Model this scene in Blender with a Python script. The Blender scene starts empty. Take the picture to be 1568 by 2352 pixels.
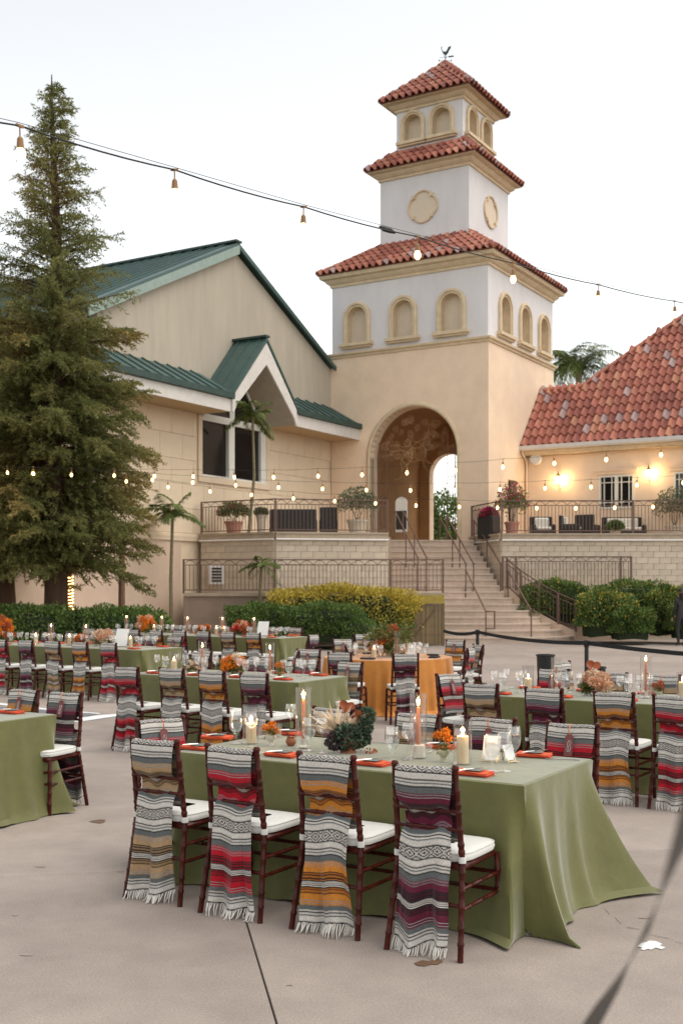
import bpy, math, random
import numpy as np
from mathutils import Vector, Matrix
from mathutils.geometry import tessellate_polygon
random.seed(7); RNG = np.random.default_rng(7)
R = math.radians
SC = bpy.context.scene
COL = SC.collection

# ------------------------------------------------------------------ camera, world, sun, exposure
EYE = 1.77                      # metres above the plaza
FOC, CX, HZ = 2640.0, 784.0, 1350.0     # survey of the photograph (1568 x 2352 sheet): focal length, centre, horizon
cam_d = bpy.data.cameras.new('camera'); cam = bpy.data.objects.new('camera', cam_d); COL.objects.link(cam)
cam.location = (0, 0, EYE); cam.rotation_euler = (R(90), 0, 0)
cam_d.sensor_fit = 'VERTICAL'; cam_d.sensor_height = 36.0; cam_d.sensor_width = 24.0
cam_d.lens = 36.0 * FOC / 2352.0
cam_d.shift_y = (HZ - 1176.0) / 2352.0
cam_d.clip_start = 0.05; cam_d.clip_end = 3000
cam_d.dof.use_dof = True; cam_d.dof.focus_distance = 6.6; cam_d.dof.aperture_fstop = 5.6
SC.camera = cam
SUN_EL, SUN_AZ = 62.0, 100.0     # azimuth measured from +Y towards +X
world = bpy.data.worlds.new('World'); SC.world = world; world.use_nodes = True
wn = world.node_tree; wn.nodes.clear()
sky = wn.nodes.new('ShaderNodeTexSky'); sky.sky_type = 'NISHITA'; sky.sun_disc = False
sky.sun_elevation = R(SUN_EL); sky.sun_rotation = R(SUN_AZ)
sky.air_density = 1.0; sky.dust_density = 1.0; sky.ozone_density = 1.0
hs = wn.nodes.new('ShaderNodeHueSaturation'); hs.inputs['Saturation'].default_value = 0.30
bg = wn.nodes.new('ShaderNodeBackground'); bg.inputs['Strength'].default_value = 0.15
wo = wn.nodes.new('ShaderNodeOutputWorld')
tint = wn.nodes.new('ShaderNodeMix'); tint.data_type = 'RGBA'; tint.blend_type = 'MULTIPLY'; tint.inputs[0].default_value = 1.0; tint.inputs[7].default_value = (1.04, 1.0, 0.915, 1)   # warm white balance of the photograph
wn.links.new(sky.outputs[0], hs.inputs['Color']); wn.links.new(hs.outputs[0], tint.inputs[6]); wn.links.new(tint.outputs[2], bg.inputs['Color']); wn.links.new(bg.outputs[0], wo.inputs['Surface'])
sun_d = bpy.data.lights.new('sun', 'SUN'); sun_d.energy = 0.7; sun_d.angle = R(50); sun_d.color = (1.0, 0.93, 0.84)
sun = bpy.data.objects.new('sun', sun_d); COL.objects.link(sun)
_e, _a = R(SUN_EL), R(SUN_AZ)
sun.rotation_euler = Vector((-math.sin(_a)*math.cos(_e), -math.cos(_a)*math.cos(_e), -math.sin(_e))).to_track_quat('-Z', 'Y').to_euler()
SC.view_settings.view_transform = 'Standard'; SC.view_settings.look = 'None'
SC.view_settings.gamma = 1.0; SC.view_settings.use_curve_mapping = False
SC.view_settings.exposure = 1.0
SC.render.engine = 'CYCLES'
SC.cycles.max_bounces = 8; SC.cycles.transparent_max_bounces = 24
SC.cycles.sample_clamp_indirect = 6.0

# ------------------------------------------------------------------ survey helpers (pixel of the photo -> place in the world)
def P(px, py, Y): return Vector(((px-CX)/FOC*Y, Y, EYE-(py-HZ)/FOC*Y))
def G(px, py, z=0.0): return P(px, py, (EYE-z)*FOC/(py-HZ))
def hit(px, py, P0, n):
    o = Vector((0, 0, EYE)); d = Vector(((px-CX)/FOC, 1.0, -(py-HZ)/FOC))
    return o + d*((P0-o).dot(n)/d.dot(n))

# ------------------------------------------------------------------ materials
MATS = {}
def pm(name, col, rough=0.75, var=0.12, scale=6.0, bump=0.0, bscale=60.0, metal=0.0, spec=0.4, col2=None, big=0.0, island=0.0, sheen=0.0, stretch=None, objrand=0.0, speck=0.0, sheenr=0.3):
    if name in MATS: return MATS[name]
    m = bpy.data.materials.new(name); m.use_nodes = True; nt = m.node_tree; N = nt.nodes; L = nt.links
    b = N['Principled BSDF']; b.inputs['Roughness'].default_value = rough; b.inputs['Metallic'].default_value = metal
    b.inputs['Specular IOR Level'].default_value = spec
    if sheen: b.inputs['Sheen Weight'].default_value = sheen; b.inputs['Sheen Roughness'].default_value = sheenr
    tc = N.new('ShaderNodeTexCoord'); src = tc.outputs['Object']
    if stretch:
        mp = N.new('ShaderNodeMapping'); mp.inputs['Scale'].default_value = stretch; L.new(src, mp.inputs['Vector']); src = mp.outputs[0]
    n1 = N.new('ShaderNodeTexNoise'); n1.inputs['Scale'].default_value = scale; n1.inputs['Detail'].default_value = 6; n1.inputs['Roughness'].default_value = 0.65
    L.new(src, n1.inputs['Vector'])
    rp = N.new('ShaderNodeValToRGB'); rp.color_ramp.elements[0].position = 0.3; rp.color_ramp.elements[1].position = 0.7
    c = np.array(col); c2 = np.array(col2) if col2 is not None else c*(1+var)
    c1 = c if col2 is not None else c*(1-var)
    rp.color_ramp.elements[0].color = (*c1, 1); rp.color_ramp.elements[1].color = (*np.minimum(c2, 1), 1)
    L.new(n1.outputs['Fac'], rp.inputs['Fac']); out = rp.outputs['Color']
    if big:
        n2 = N.new('ShaderNodeTexNoise'); n2.inputs['Scale'].default_value = scale*0.12; n2.inputs['Detail'].default_value = 4
        L.new(src, n2.inputs['Vector'])
        h = N.new('ShaderNodeMapRange'); h.inputs[1].default_value = 0.3; h.inputs[2].default_value = 0.7; h.inputs[3].default_value = 1-big; h.inputs[4].default_value = 1+big
        L.new(n2.outputs['Fac'], h.inputs[0])
        hv = N.new('ShaderNodeHueSaturation'); L.new(h.outputs[0], hv.inputs['Value']); L.new(out, hv.inputs['Color']); out = hv.outputs[0]
    if speck:
        n3 = N.new('ShaderNodeTexNoise'); n3.inputs['Scale'].default_value = scale*45; n3.inputs['Detail'].default_value = 3; L.new(src, n3.inputs['Vector'])
        h = N.new('ShaderNodeMapRange'); h.inputs[1].default_value = .25; h.inputs[2].default_value = .75; h.inputs[3].default_value = 1-speck; h.inputs[4].default_value = 1+speck; L.new(n3.outputs['Fac'], h.inputs[0])
        hv = N.new('ShaderNodeHueSaturation'); L.new(h.outputs[0], hv.inputs['Value']); L.new(out, hv.inputs['Color']); out = hv.outputs[0]
    if island or objrand:
        g = N.new('ShaderNodeNewGeometry' if island else 'ShaderNodeObjectInfo')
        h = N.new('ShaderNodeMapRange'); a = island or objrand; h.inputs[3].default_value = 1-a; h.inputs[4].default_value = 1+a
        L.new(g.outputs['Random Per Island' if island else 'Random'], h.inputs[0])
        hv = N.new('ShaderNodeHueSaturation'); L.new(h.outputs[0], hv.inputs['Value']); L.new(out, hv.inputs['Color']); out = hv.outputs[0]
    L.new(out, b.inputs['Base Color'])
    if bump:
        nb = N.new('ShaderNodeTexNoise'); nb.inputs['Scale'].default_value = bscale; nb.inputs['Detail'].default_value = 4; L.new(src, nb.inputs['Vector'])
        bp = N.new('ShaderNodeBump'); bp.inputs['Strength'].default_value = bump; bp.inputs['Distance'].default_value = 0.02
        L.new(nb.outputs['Fac'], bp.inputs['Height']); L.new(bp.outputs[0], b.inputs['Normal'])
    MATS[name] = m; return m
def leafm(name, col, col2, scale=1.5, island=0.35, trans=0.25):
    m = pm(name, col, rough=0.6, col2=col2, scale=scale, island=island, spec=0.25)
    nt = m.node_tree; N = nt.nodes; L = nt.links; b = N['Principled BSDF']; o = [n for n in N if n.type == 'OUTPUT_MATERIAL'][0]
    t = N.new('ShaderNodeBsdfTranslucent'); mx = N.new('ShaderNodeMixShader'); mx.inputs[0].default_value = trans
    L.new(b.inputs['Base Color'].links[0].from_socket, t.inputs['Color'])
    L.new(b.outputs[0], mx.inputs[1]); L.new(t.outputs[0], mx.inputs[2]); L.new(mx.outputs[0], o.inputs['Surface'])
    return m
def emit(name, col, s):
    if name in MATS: return MATS[name]
    m = bpy.data.materials.new(name); m.use_nodes = True; N = m.node_tree.nodes; b = N['Principled BSDF']
    b.inputs['Base Color'].default_value = (*col, 1); b.inputs['Emission Color'].default_value = (*col, 1); b.inputs['Emission Strength'].default_value = s
    MATS[name] = m; return m
def glassm(name, tint=(1, 1, 1), refl=0.06, rough=0.02):
    m = bpy.data.materials.new(name); m.use_nodes = True; nt = m.node_tree; N = nt.nodes; L = nt.links; N.clear()
    o = N.new('ShaderNodeOutputMaterial'); t = N.new('ShaderNodeBsdfTransparent'); t.inputs[0].default_value = (*tint, 1)
    g = N.new('ShaderNodeBsdfGlossy'); g.inputs['Roughness'].default_value = rough; g.inputs[0].default_value = (1, 1, 1, 1)
    f = N.new('ShaderNodeLayerWeight'); f.inputs[0].default_value = .5
    pw = N.new('ShaderNodeMath'); pw.operation = 'POWER'; pw.inputs[1].default_value = 3.5; L.new(f.outputs['Facing'], pw.inputs[0])
    a = N.new('ShaderNodeMath'); a.operation = 'MULTIPLY_ADD'; a.inputs[1].default_value = .75; a.inputs[2].default_value = refl*.7; a.use_clamp = True; L.new(pw.outputs[0], a.inputs[0])
    mx = N.new('ShaderNodeMixShader'); L.new(a.outputs[0], mx.inputs[0]); L.new(t.outputs[0], mx.inputs[1]); L.new(g.outputs[0], mx.inputs[2]); L.new(mx.outputs[0], o.inputs[0])
    MATS[name] = m; return m

# ------------------------------------------------------------------ objects
def tag(o, label=None, cat=None, group=None, kind=None):
    if label: o['label'] = label
    if cat: o['category'] = cat
    if group: o['group'] = group
    if kind: o['kind'] = kind
    return o
def empty(name, loc=(0, 0, 0), rz=0.0, label=None, cat=None, group=None):
    o = bpy.data.objects.new(name, None); COL.objects.link(o); o.location = loc; o.rotation_euler = (0, 0, rz); o.empty_display_size = 0.1
    return tag(o, label, cat, group)
def wmat(q):
    m = q.matrix_basis.copy()
    return m if q.parent is None else wmat(q.parent) @ q.matrix_parent_inverse @ m
def link(name, me, parent=None, world=False, loc=None):
    o = bpy.data.objects.new(name, me); COL.objects.link(o)
    if parent is not None:
        o.parent = parent
        if world: o.matrix_parent_inverse = wmat(parent).inverted()
    if loc is not None: o.location = loc
    return o
def copy_tree(o, parent=None):
    c = o.copy(); COL.objects.link(c); c.parent = parent
    for ch in o.children: copy_tree(ch, c)
    return c
class MB:
    def __init__(s): s.v = []; s.f = []; s.m = []; s.cm = 0
    def add(s, vs, fs):
        b = len(s.v); s.v += [tuple(p) for p in vs]; s.f += [tuple(b+i for i in f) for f in fs]; s.m += [s.cm]*len(fs); return s
    def box(s, c, d, rz=0.0, M=None):
        x, y, z = [k/2 for k in d]; vs = [Vector((a*x, b*y, e*z)) for a in (-1, 1) for b in (-1, 1) for e in (-1, 1)]
        M = M or Matrix.Rotation(rz, 3, 'Z'); c = Vector(c)
        return s.add([c+M @ p for p in vs], [(0, 1, 3, 2), (4, 6, 7, 5), (0, 4, 5, 1), (2, 3, 7, 6), (0, 2, 6, 4), (1, 5, 7, 3)])
    def bbox(s, c, d, bev=0.01, rz=0.0):       # box with chamfered edges
        X, Y, Z = [k/2 for k in d]; b = min(bev, X*.9, Y*.9, Z*.9); M = Matrix.Rotation(rz, 3, 'Z'); c = Vector(c)
        rings = [(X-b, Y-b, -Z), (X, Y, -Z+b), (X, Y, Z-b), (X-b, Y-b, Z)]; vs = []
        for x, y, z in rings:
            k = b if (x == X) else b*.3
            for sx, sy, first in ((1, 1, 0), (-1, 1, 1), (-1, -1, 0), (1, -1, 1)):
                p = [(sx*x, sy*(y-k)), (sx*(x-k), sy*y)]
                if first: p = p[::-1]
                vs += [Vector((q[0], q[1], z)) for q in p]
        fs = [tuple(range(7, -1, -1)), tuple(range(24, 32))]
        for r in range(3):
            for i in range(8): fs.append((r*8+i, r*8+(i+1) % 8, r*8+8+(i+1) % 8, r*8+8+i))
        return s.add([c+M @ p for p in vs], fs)
    def bar(s, p, q, w, h, up=(0, 0, 1)):
        p = Vector(p); q = Vector(q); a = (q-p).normalized(); u = Vector(up); x = a.cross(u)
        x = x.normalized() if x.length > 1e-4 else Vector((1, 0, 0)); y = x.cross(a)
        vs = [e+x*(i*w/2)+y*(j*h/2) for e in (p, q) for i, j in ((-1, -1), (1, -1), (1, 1), (-1, 1))]
        return s.add(vs, [(3, 2, 1, 0), (4, 5, 6, 7), (0, 1, 5, 4), (1, 2, 6, 5), (2, 3, 7, 6), (3, 0, 4, 7)])
    def tube(s, pts, r, n=6, cap=True):
        pts = [Vector(p) for p in pts]; k = len(pts); rr = r if hasattr(r, '__len__') else [r]*k; vs = []; pu = None
        for i, p in enumerate(pts):
            t = (pts[min(i+1, k-1)]-pts[max(i-1, 0)]).normalized()
            if pu is None:
                pu = Vector((0, 0, 1)) if abs(t.z) < .9 else Vector((1, 0, 0))
            x = t.cross(pu); x = x.normalized() if x.length > 1e-5 else Vector((1, 0, 0)); y = x.cross(t); pu = y
            vs += [p+(x*math.cos(2*math.pi*j/n)+y*math.sin(2*math.pi*j/n))*rr[i] for j in range(n)]
        fs = [(i*n+j, i*n+(j+1) % n, i*n+n+(j+1) % n, i*n+n+j) for i in range(k-1) for j in range(n)]
        if cap: fs += [tuple(range(n-1, -1, -1)), tuple(range((k-1)*n, k*n))]
        return s.add(vs, fs)
    def lathe(s, prof, c=(0, 0, 0), n=14, cap0=True, cap1=True, rib=0.0):
        c = Vector(c); vs = []
        for r, z in prof: vs += [c+Vector((r*(1+rib*(j % 2))*math.cos(2*math.pi*j/n), r*(1+rib*(j % 2))*math.sin(2*math.pi*j/n), z)) for j in range(n)]
        k = len(prof); fs = [(i*n+j, i*n+(j+1) % n, i*n+n+(j+1) % n, i*n+n+j) for i in range(k-1) for j in range(n)]
        if cap0: fs.append(tuple(range(n-1, -1, -1)))
        if cap1: fs.append(tuple(range((k-1)*n, k*n)))
        return s.add(vs, fs)
    def quad(s, a, b, c, d): return s.add([a, b, c, d], [(0, 1, 2, 3)])
    def prism(s, poly, ext):           # 3-d polygon extruded by a vector
        e = Vector(ext); n = len(poly); vs = [Vector(p) for p in poly]+[Vector(p)+e for p in poly]
        tris = tessellate_polygon([vs[:n]])
        fs = [tuple(t) for t in tris]+[tuple(n+i for i in reversed(t)) for t in tris]+[(i, (i+1) % n, n+(i+1) % n, n+i) for i in range(n)]
        return s.add(vs, fs)
    def grid(s, rows):                 # list of rows of points
        nr, nc = len(rows), len(rows[0]); vs = [p for r in rows for p in r]
        return s.add(vs, [(i*nc+j, i*nc+j+1, i*nc+nc+j+1, i*nc+nc+j) for i in range(nr-1) for j in range(nc-1)])
    def mesh(s, name, mats, smooth=False):
        me = bpy.data.meshes.new(name); me.from_pydata([tuple(p) for p in s.v], [], s.f)
        for m in (mats if isinstance(mats, (list, tuple)) else [mats]): me.materials.append(m)
        if any(s.m): me.polygons.foreach_set('material_index', s.m)
        if smooth:
            me.polygons.foreach_set('use_smooth', [True]*len(s.f))
            me.set_sharp_from_angle(angle=R(42))
        return me
    def build(s, name, mats, parent=None, world=True, smooth=False, **k):
        o = link(name, s.mesh(name, mats, smooth), parent, world); return tag(o, **k)
def quads_mesh(name, V, mat, midx=None):
    """V: (n,4,3) array -> mesh of loose quads"""
    n = len(V); me = bpy.data.meshes.new(name); me.vertices.add(4*n); me.vertices.foreach_set('co', np.ascontiguousarray(V, dtype=np.float32).ravel())
    me.loops.add(4*n); me.loops.foreach_set('vertex_index', np.arange(4*n, dtype=np.int32))
    me.polygons.add(n); me.polygons.foreach_set('loop_start', np.arange(0, 4*n, 4, dtype=np.int32))
    for m in (mat if isinstance(mat, (list, tuple)) else [mat]): me.materials.append(m)
    if midx is not None: me.polygons.foreach_set('material_index', np.asarray(midx, dtype=np.int32))
    me.update(calc_edges=True); return me
def leaf_quads(pos, dirs, length, width, rng, flat=0.0):
    """pointed leaf-like quads at pos along dirs"""
    n = len(pos); d = dirs/np.maximum(np.linalg.norm(dirs, axis=1, keepdims=True), 1e-6)
    u = rng.normal(size=(n, 3)); u[:, 2] += flat*3
    s = np.cross(d, u); s /= np.maximum(np.linalg.norm(s, axis=1, keepdims=True), 1e-6)
    l = (length*(0.7+0.6*rng.random(n)))[:, None]; w = (width*(0.7+0.6*rng.random(n)))[:, None]
    nrm = np.cross(s, d)
    return np.stack([pos, pos+d*l*.45+s*w*.5+nrm*l*.06, pos+d*l, pos+d*l*.45-s*w*.5+nrm*l*.06], axis=1)
def wall_face(mb, O, a, b, outer, holes, reveal):
    """face in plane O + a*u + b*v with holes; reveal = vector for the sides of the holes"""
    polys = [[Vector((p[0], p[1], 0)) for p in outer]]+[[Vector((p[0], p[1], 0)) for p in h] for h in holes]
    flat = [p for q in polys for p in q]; tr = tessellate_polygon(polys)
    mb.add([O+a*p.x+b*p.y for p in flat], [tuple(t) for t in tr])
    for h in holes:
        pts = [O+a*p[0]+b*p[1] for p in h]; n = len(pts); e = Vector(reveal)
        mb.add(pts+[p+e for p in pts], [(i, (i+1) % n, n+(i+1) % n, n+i) for i in range(n)])
def arch_pts(u0, u1, z0, zs, n=12):      # arched outline: bottom left, up, round, down
    c = (u0+u1)/2; r = (u1-u0)/2
    return [(u0, z0)]+[(c-r*math.cos(math.pi*i/n), zs+r*math.sin(math.pi*i/n)) for i in range(n+1)]+[(u1, z0)]
Z3 = Vector((0, 0, 1))

# ================================================================== THE SETTING
M_conc = pm('plaza_concrete', (0.315, 0.262, 0.226), rough=0.78, var=0.13, scale=2.2, bump=0.15, bscale=25, big=0.14, spec=0.3, speck=.22)
M_joint = pm('joint_earth', (0.13, 0.11, 0.09), rough=0.95, scale=20)
M_peach = pm('peach_stucco', (0.80, 0.62, 0.455), rough=0.9, var=0.07, scale=1.2, bump=0.3, bscale=90, big=0.07, spec=0.15, speck=.06)
M_white = pm('white_stucco', (0.68, 0.65, 0.645), rough=0.9, var=0.05, scale=2.2, bump=0.3, bscale=90, big=0.05, spec=0.15, stretch=(1, 1, .3), speck=.05)
M_trim = pm('ochre_trim', (0.63, 0.50, 0.335), rough=0.8, var=0.12, scale=4, bump=0.1, big=0.05, spec=0.2)
M_panel = pm('niche_panel', (0.66, 0.55, 0.42), rough=0.9, var=0.04, scale=3, bump=0.2, bscale=90)
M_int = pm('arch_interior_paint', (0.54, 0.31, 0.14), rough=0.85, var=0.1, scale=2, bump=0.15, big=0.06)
M_tile = [pm('clay_tile_%d' % i, c, rough=0.75, var=0.22, scale=9, bump=0.15, objrand=0.16, spec=0.25) for i, c in enumerate(
    [(0.335, 0.118, 0.084), (0.385, 0.150, 0.102), (0.27, 0.092, 0.068), (0.34, 0.235, 0.22), (0.42, 0.19, 0.12)])]
M_iron = pm('brown_painted_iron', (0.15, 0.085, 0.062), rough=0.5, var=0.15, scale=15, spec=0.4)
M_block = pm('stone_block', (0.60, 0.50, 0.385), rough=0.9, var=0.08, scale=5, bump=0.3, bscale=60, objrand=0.07)
M_mort = pm('mortar', (0.52, 0.43, 0.33), rough=0.95, scale=10)
M_cap = pm('coping_stone', (0.42, 0.33, 0.24), rough=0.85, var=0.12, scale=6, bump=0.2, big=0.1)
M_pipe = pm('white_painted_pipe', (0.75, 0.72, 0.68), rough=0.5, var=0.05)
M_step = pm('stair_concrete', (0.54, 0.43, 0.345), rough=0.85, var=0.12, scale=5, bump=0.2, big=0.1)
M_dark = pm('window_glass_dark', (0.012, 0.012, 0.012), rough=0.08, spec=0.5)
M_wfr = pm('white_window_paint', (0.72, 0.69, 0.62), rough=0.5, var=0.05)
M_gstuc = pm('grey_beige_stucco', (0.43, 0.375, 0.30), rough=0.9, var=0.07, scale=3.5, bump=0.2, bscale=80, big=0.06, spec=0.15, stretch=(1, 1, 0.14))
M_lwall = pm('cream_scored_stucco', (0.72, 0.58, 0.42), rough=0.9, var=0.05, scale=2.5, bump=0.2, bscale=80, spec=0.15, objrand=0.03)
M_lpink = pm('rosy_base_stucco', (0.62, 0.46, 0.345), rough=0.9, var=0.06, scale=2, bump=0.2, bscale=80, big=0.05)
M_green = pm('green_metal_roof', (0.045, 0.088, 0.080), rough=0.42, var=0.15, scale=4, spec=0.5, big=0.1)
M_gdark = pm('green_gutter', (0.03, 0.06, 0.05), rough=0.55, var=0.3, scale=6)
M_fasc = pm('white_fascia', (0.62, 0.58, 0.53), rough=0.7, var=0.08, scale=5, big=0.05)
M_rake = pm('grey_green_rake', (0.26, 0.33, 0.29), rough=0.7, var=0.1)
M_soff = pm('tan_soffit', (0.50, 0.36, 0.21), rough=0.85, var=0.05)

# ---- ground sheet, paving slabs, joints
g = MB(); g.add([(-900, -300, -0.04), (900, -300, -0.04), (900, 1500, -0.04), (-900, 1500, -0.04)], [(0, 1, 2, 3)])
ground = g.build('ground', M_joint, kind='structure')
SA = R(9.6); sa = Vector((math.cos(SA), math.sin(SA), 0)); sb = Vector((-math.sin(SA), math.cos(SA), 0)); SP = 4.6
slab_me = MB().bbox((0, 0, -0.02), (SP-0.009, SP-0.009, 0.04), 0.003).mesh('paving_slab', M_conc)
for i in range(-6, 9):
    for j in range(-2, 9):
        c = sa*(0.52+SP*(i+.5)) + sb*(7.3+SP*(j+.5))
        if c.y > 48 or abs(c.x) > 8+0.55*max(c.y, 0)+4: continue
        o = link('paving_slab', slab_me, ground); o.location = c; o.rotation_euler = (0, 0, SA)
far = MB(); far.add([(-600, 44, -0.012), (600, 44, -0.012), (600, 1400, -0.012), (-600, 1400, -0.012)], [(0, 1, 2, 3)])
far.build('field', pm('far_ground', (0.10, 0.11, 0.05), scale=0.2), kind='structure')
# crack, stains and painted marks on the slabs
def on_ground(name, pts, mat, z=0.004, parent=ground):
    ps = [G(*p) for p in pts]; m = MB(); v = [Vector((p.x, p.y, z)) for p in ps]
    m.add(v, [tuple(t) for t in tessellate_polygon([v])]); return m.build(name, mat, parent)
ck = [(1388, 2088), (1400, 2102), (1412, 2108), (1425, 2124), (1438, 2131), (1452, 2133), (1468, 2136), (1488, 2146), (1510, 2152), (1533, 2156), (1552, 2164), (1600, 2177)]
m = MB(); lft = []; rgt = []
for i, p in enumerate(ck):
    q = G(*p); w = 0.0035+0.002*random.random(); lft.append(q+Vector((-w*.3, w, 0.004))); rgt.append(q+Vector((w*.3, -w, 0.004)))
m.grid([lft, rgt]); m.build('crack', M_joint, ground)
on_ground('paint_spot', [(1463, 2176), (1472, 2167), (1483, 2166), (1490, 2162), (1505, 2163), (1520, 2170), (1513, 2173), (1527, 2178), (1518, 2182), (1505, 2178), (1494, 2183), (1487, 2181), (1478, 2184), (1470, 2182), (1474, 2178)], pm('spilt_white_paint', (0.8, 0.8, 0.77), rough=0.5))
M_stain = pm('coffee_brown_stain', (0.16, 0.09, 0.05), rough=0.6, var=0.3)
on_ground('stain', [(204, 1888), (212, 1886), (222, 1884), (232, 1883), (243, 1884), (241, 1889), (232, 1892), (220, 1891), (213, 1889)], M_stain)
on_ground('stain', [(950, 2214), (968, 2207), (985, 2209), (1003, 2204), (1018, 2209), (1004, 2217), (990, 2216), (975, 2221), (958, 2219)], M_stain)
M_wline = pm('white_line_paint', (0.72, 0.74, 0.74), rough=0.7, var=0.1); M_gband = pm('grey_band_paint', (0.17, 0.17, 0.18), rough=0.8, var=0.15)
on_ground('grey_band', [(-60, 1618), (-60, 1632), (200, 1646), (228, 1640), (130, 1634)], M_gband, 0.003)
on_ground('white_stripe', [(-60, 1608), (-60, 1613), (130, 1634), (228, 1640.5), (231, 1639), (130, 1630.5)], M_wline, 0.006)
on_ground('white_stripe', [(150, 1662), (200, 1656), (260, 1647), (312, 1640), (300, 1638), (225, 1644), (160, 1653)], M_wline, 0.006)
for k in range(9):
    x, y = random.uniform(0, 1568), random.uniform(1900, 2340); s = random.uniform(3, 9)
    on_ground('scuff', [(x+s*math.cos(a)*(1+.5*random.random())*1.6, y+s*.35*math.sin(a)) for a in np.linspace(0, 6.28, 9)[:-1]], pm('grey_scuff', (0.30, 0.245, 0.21), rough=0.9, var=0.15, scale=15), 0.003)

# ================================================================== BELL TOWER
TH = R(30.8); RV = Vector((math.cos(TH), -math.sin(TH), 0)); DV = Vector((math.sin(TH), math.cos(TH), 0)); TRZ = -TH
W = 6.72; TC = Vector((5.363, 42, 0)); TL = TC-RV*W; CEN = TC-RV*(W/2)+DV*(W/2)
tower = empty('bell_tower', CEN, 0, 'tall cream bell tower with three tiers of red tile roofs and a rooster vane', 'tower')
FLOOR = 3.5
def lo(s): return CEN-RV*s-DV*s      # left corner of a square tier of half size s
def rc(s): return CEN+RV*s-DV*s      # near corner
def ring(s, prof, mat, name, parent):       # square moulding: list of (half size, z)
    m = MB()
    for (s0, z0), (s1, z1) in zip(prof, prof[1:]):
        q0 = [CEN+RV*(a*s0)+DV*(b*s0)+Z3*z0 for a, b in ((-1, -1), (1, -1), (1, 1), (-1, 1))]
        q1 = [CEN+RV*(a*s1)+DV*(b*s1)+Z3*z1 for a, b in ((-1, -1), (1, -1), (1, 1), (-1, 1))]
        for i in range(4): m.quad(q0[i], q0[(i+1) % 4], q1[(i+1) % 4], q1[i])
    return m.build(name, mat, parent)
def sq_body(name, s, z0, z1, holesL, holesR, depth, mat):
    m = MB()
    wall_face(m, lo(s), RV, Z3, [(0, z0), (2*s, z0), (2*s, z1), (0, z1)], holesL, DV*depth)
    wall_face(m, rc(s), DV, Z3, [(0, z0), (2*s, z0), (2*s, z1), (0, z1)], holesR, -RV*depth)
    b = CEN+RV*s+DV*s; c = CEN-RV*s+DV*s
    m.quad(b+Z3*z0, c+Z3*z0, c+Z3*z1, b+Z3*z1); m.quad(c+Z3*z0, lo(s)+Z3*z0, lo(s)+Z3*z1, c+Z3*z1)
    m.quad(lo(s)+Z3*(z1-.02), rc(s)+Z3*(z1-.02), b+Z3*(z1-.02), c+Z3*(z1-.02))
    return m.build(name, mat, tower)
def niche(O, a, n, u0, u1, z0, z1, depth, wf=0.19, wi=0.06, sill=True):
    """arched blind window: moulded frame, recessed panel, sill. n = outward normal"""
    nz = empty('niche', O+a*((u0+u1)/2)+Z3*z0); nz.parent = tower; nz.matrix_parent_inverse = Matrix.Translation(-tower.location)
    base = nz.location.copy()
    def part(m, nm, mat):
        o = link(nm, m.mesh(nm, mat), nz); o.matrix_parent_inverse = Matrix.Translation(-base); return o
    zs = z1-(u1-u0)/2
    rings = []
    for off, pr in ((0, 0.0), (0, 0.09), (0.05, 0.12), (0.10, 0.12), (0.12, 0.07), (wf, 0.07), (wf, -depth)):
        rings.append([O+a*u+Z3*z+n*pr for u, z in arch_pts(u0+off, u1-off, z0, zs, 12)])
    m = MB(); m.grid(rings); part(m, 'frame', M_trim)
    m = MB(); pts = [O+a*u+Z3*z-n*(depth-.01) for u, z in arch_pts(u0+wf-.02, u1-wf+.02, z0-.02, zs, 12)]
    m.add(pts, [tuple(t) for t in tessellate_polygon([pts])]); part(m, 'panel', M_panel)
    if sill:
        m = MB()
        for zz, hh, ex, pr in ((z0-.06, .12, .13, .2), (z0-.16, .08, .07, .13)):
            c = O+a*((u0+u1)/2)+Z3*zz+n*(pr/2-.02); X = Matrix((a, -n, Z3)).transposed()
            m.box(c, (u1-u0+2*ex, pr+.04, hh), M=X)
        part(m, 'sill', M_trim)
# main shaft
uA, rA = 3.63, 1.85; ZS = 6.80
archh = arch_pts(uA-rA, uA+rA, FLOOR-.6, ZS, 26)
smallw = [(1.85, 4.3), (2.75, 4.3), (2.75, 5.88), (1.85, 5.88)]
m = MB(); wall_face(m, TL, RV, Z3, [(0, 0), (W, 0), (W, 10.9), (0, 10.9)], [archh], DV*0.55)
wall_face(m, TC, DV, Z3, [(0, 0), (W, 0), (W, 10.9), (0, 10.9)], [smallw], -RV*0.3)
B_ = TC+DV*W; A_ = TL+DV*W
m.quad(A_, TL, TL+Z3*10.9, A_+Z3*10.9)
backh = arch_pts(1.18, 2.98, FLOOR-.6, 6.68, 20)
wall_face(m, A_, RV, Z3, [(0, 0), (W, 0), (W, 10.9), (0, 10.9)], [backh], -DV*0.4)
shaft = m.build('lower_shaft', M_peach, tower)
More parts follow.
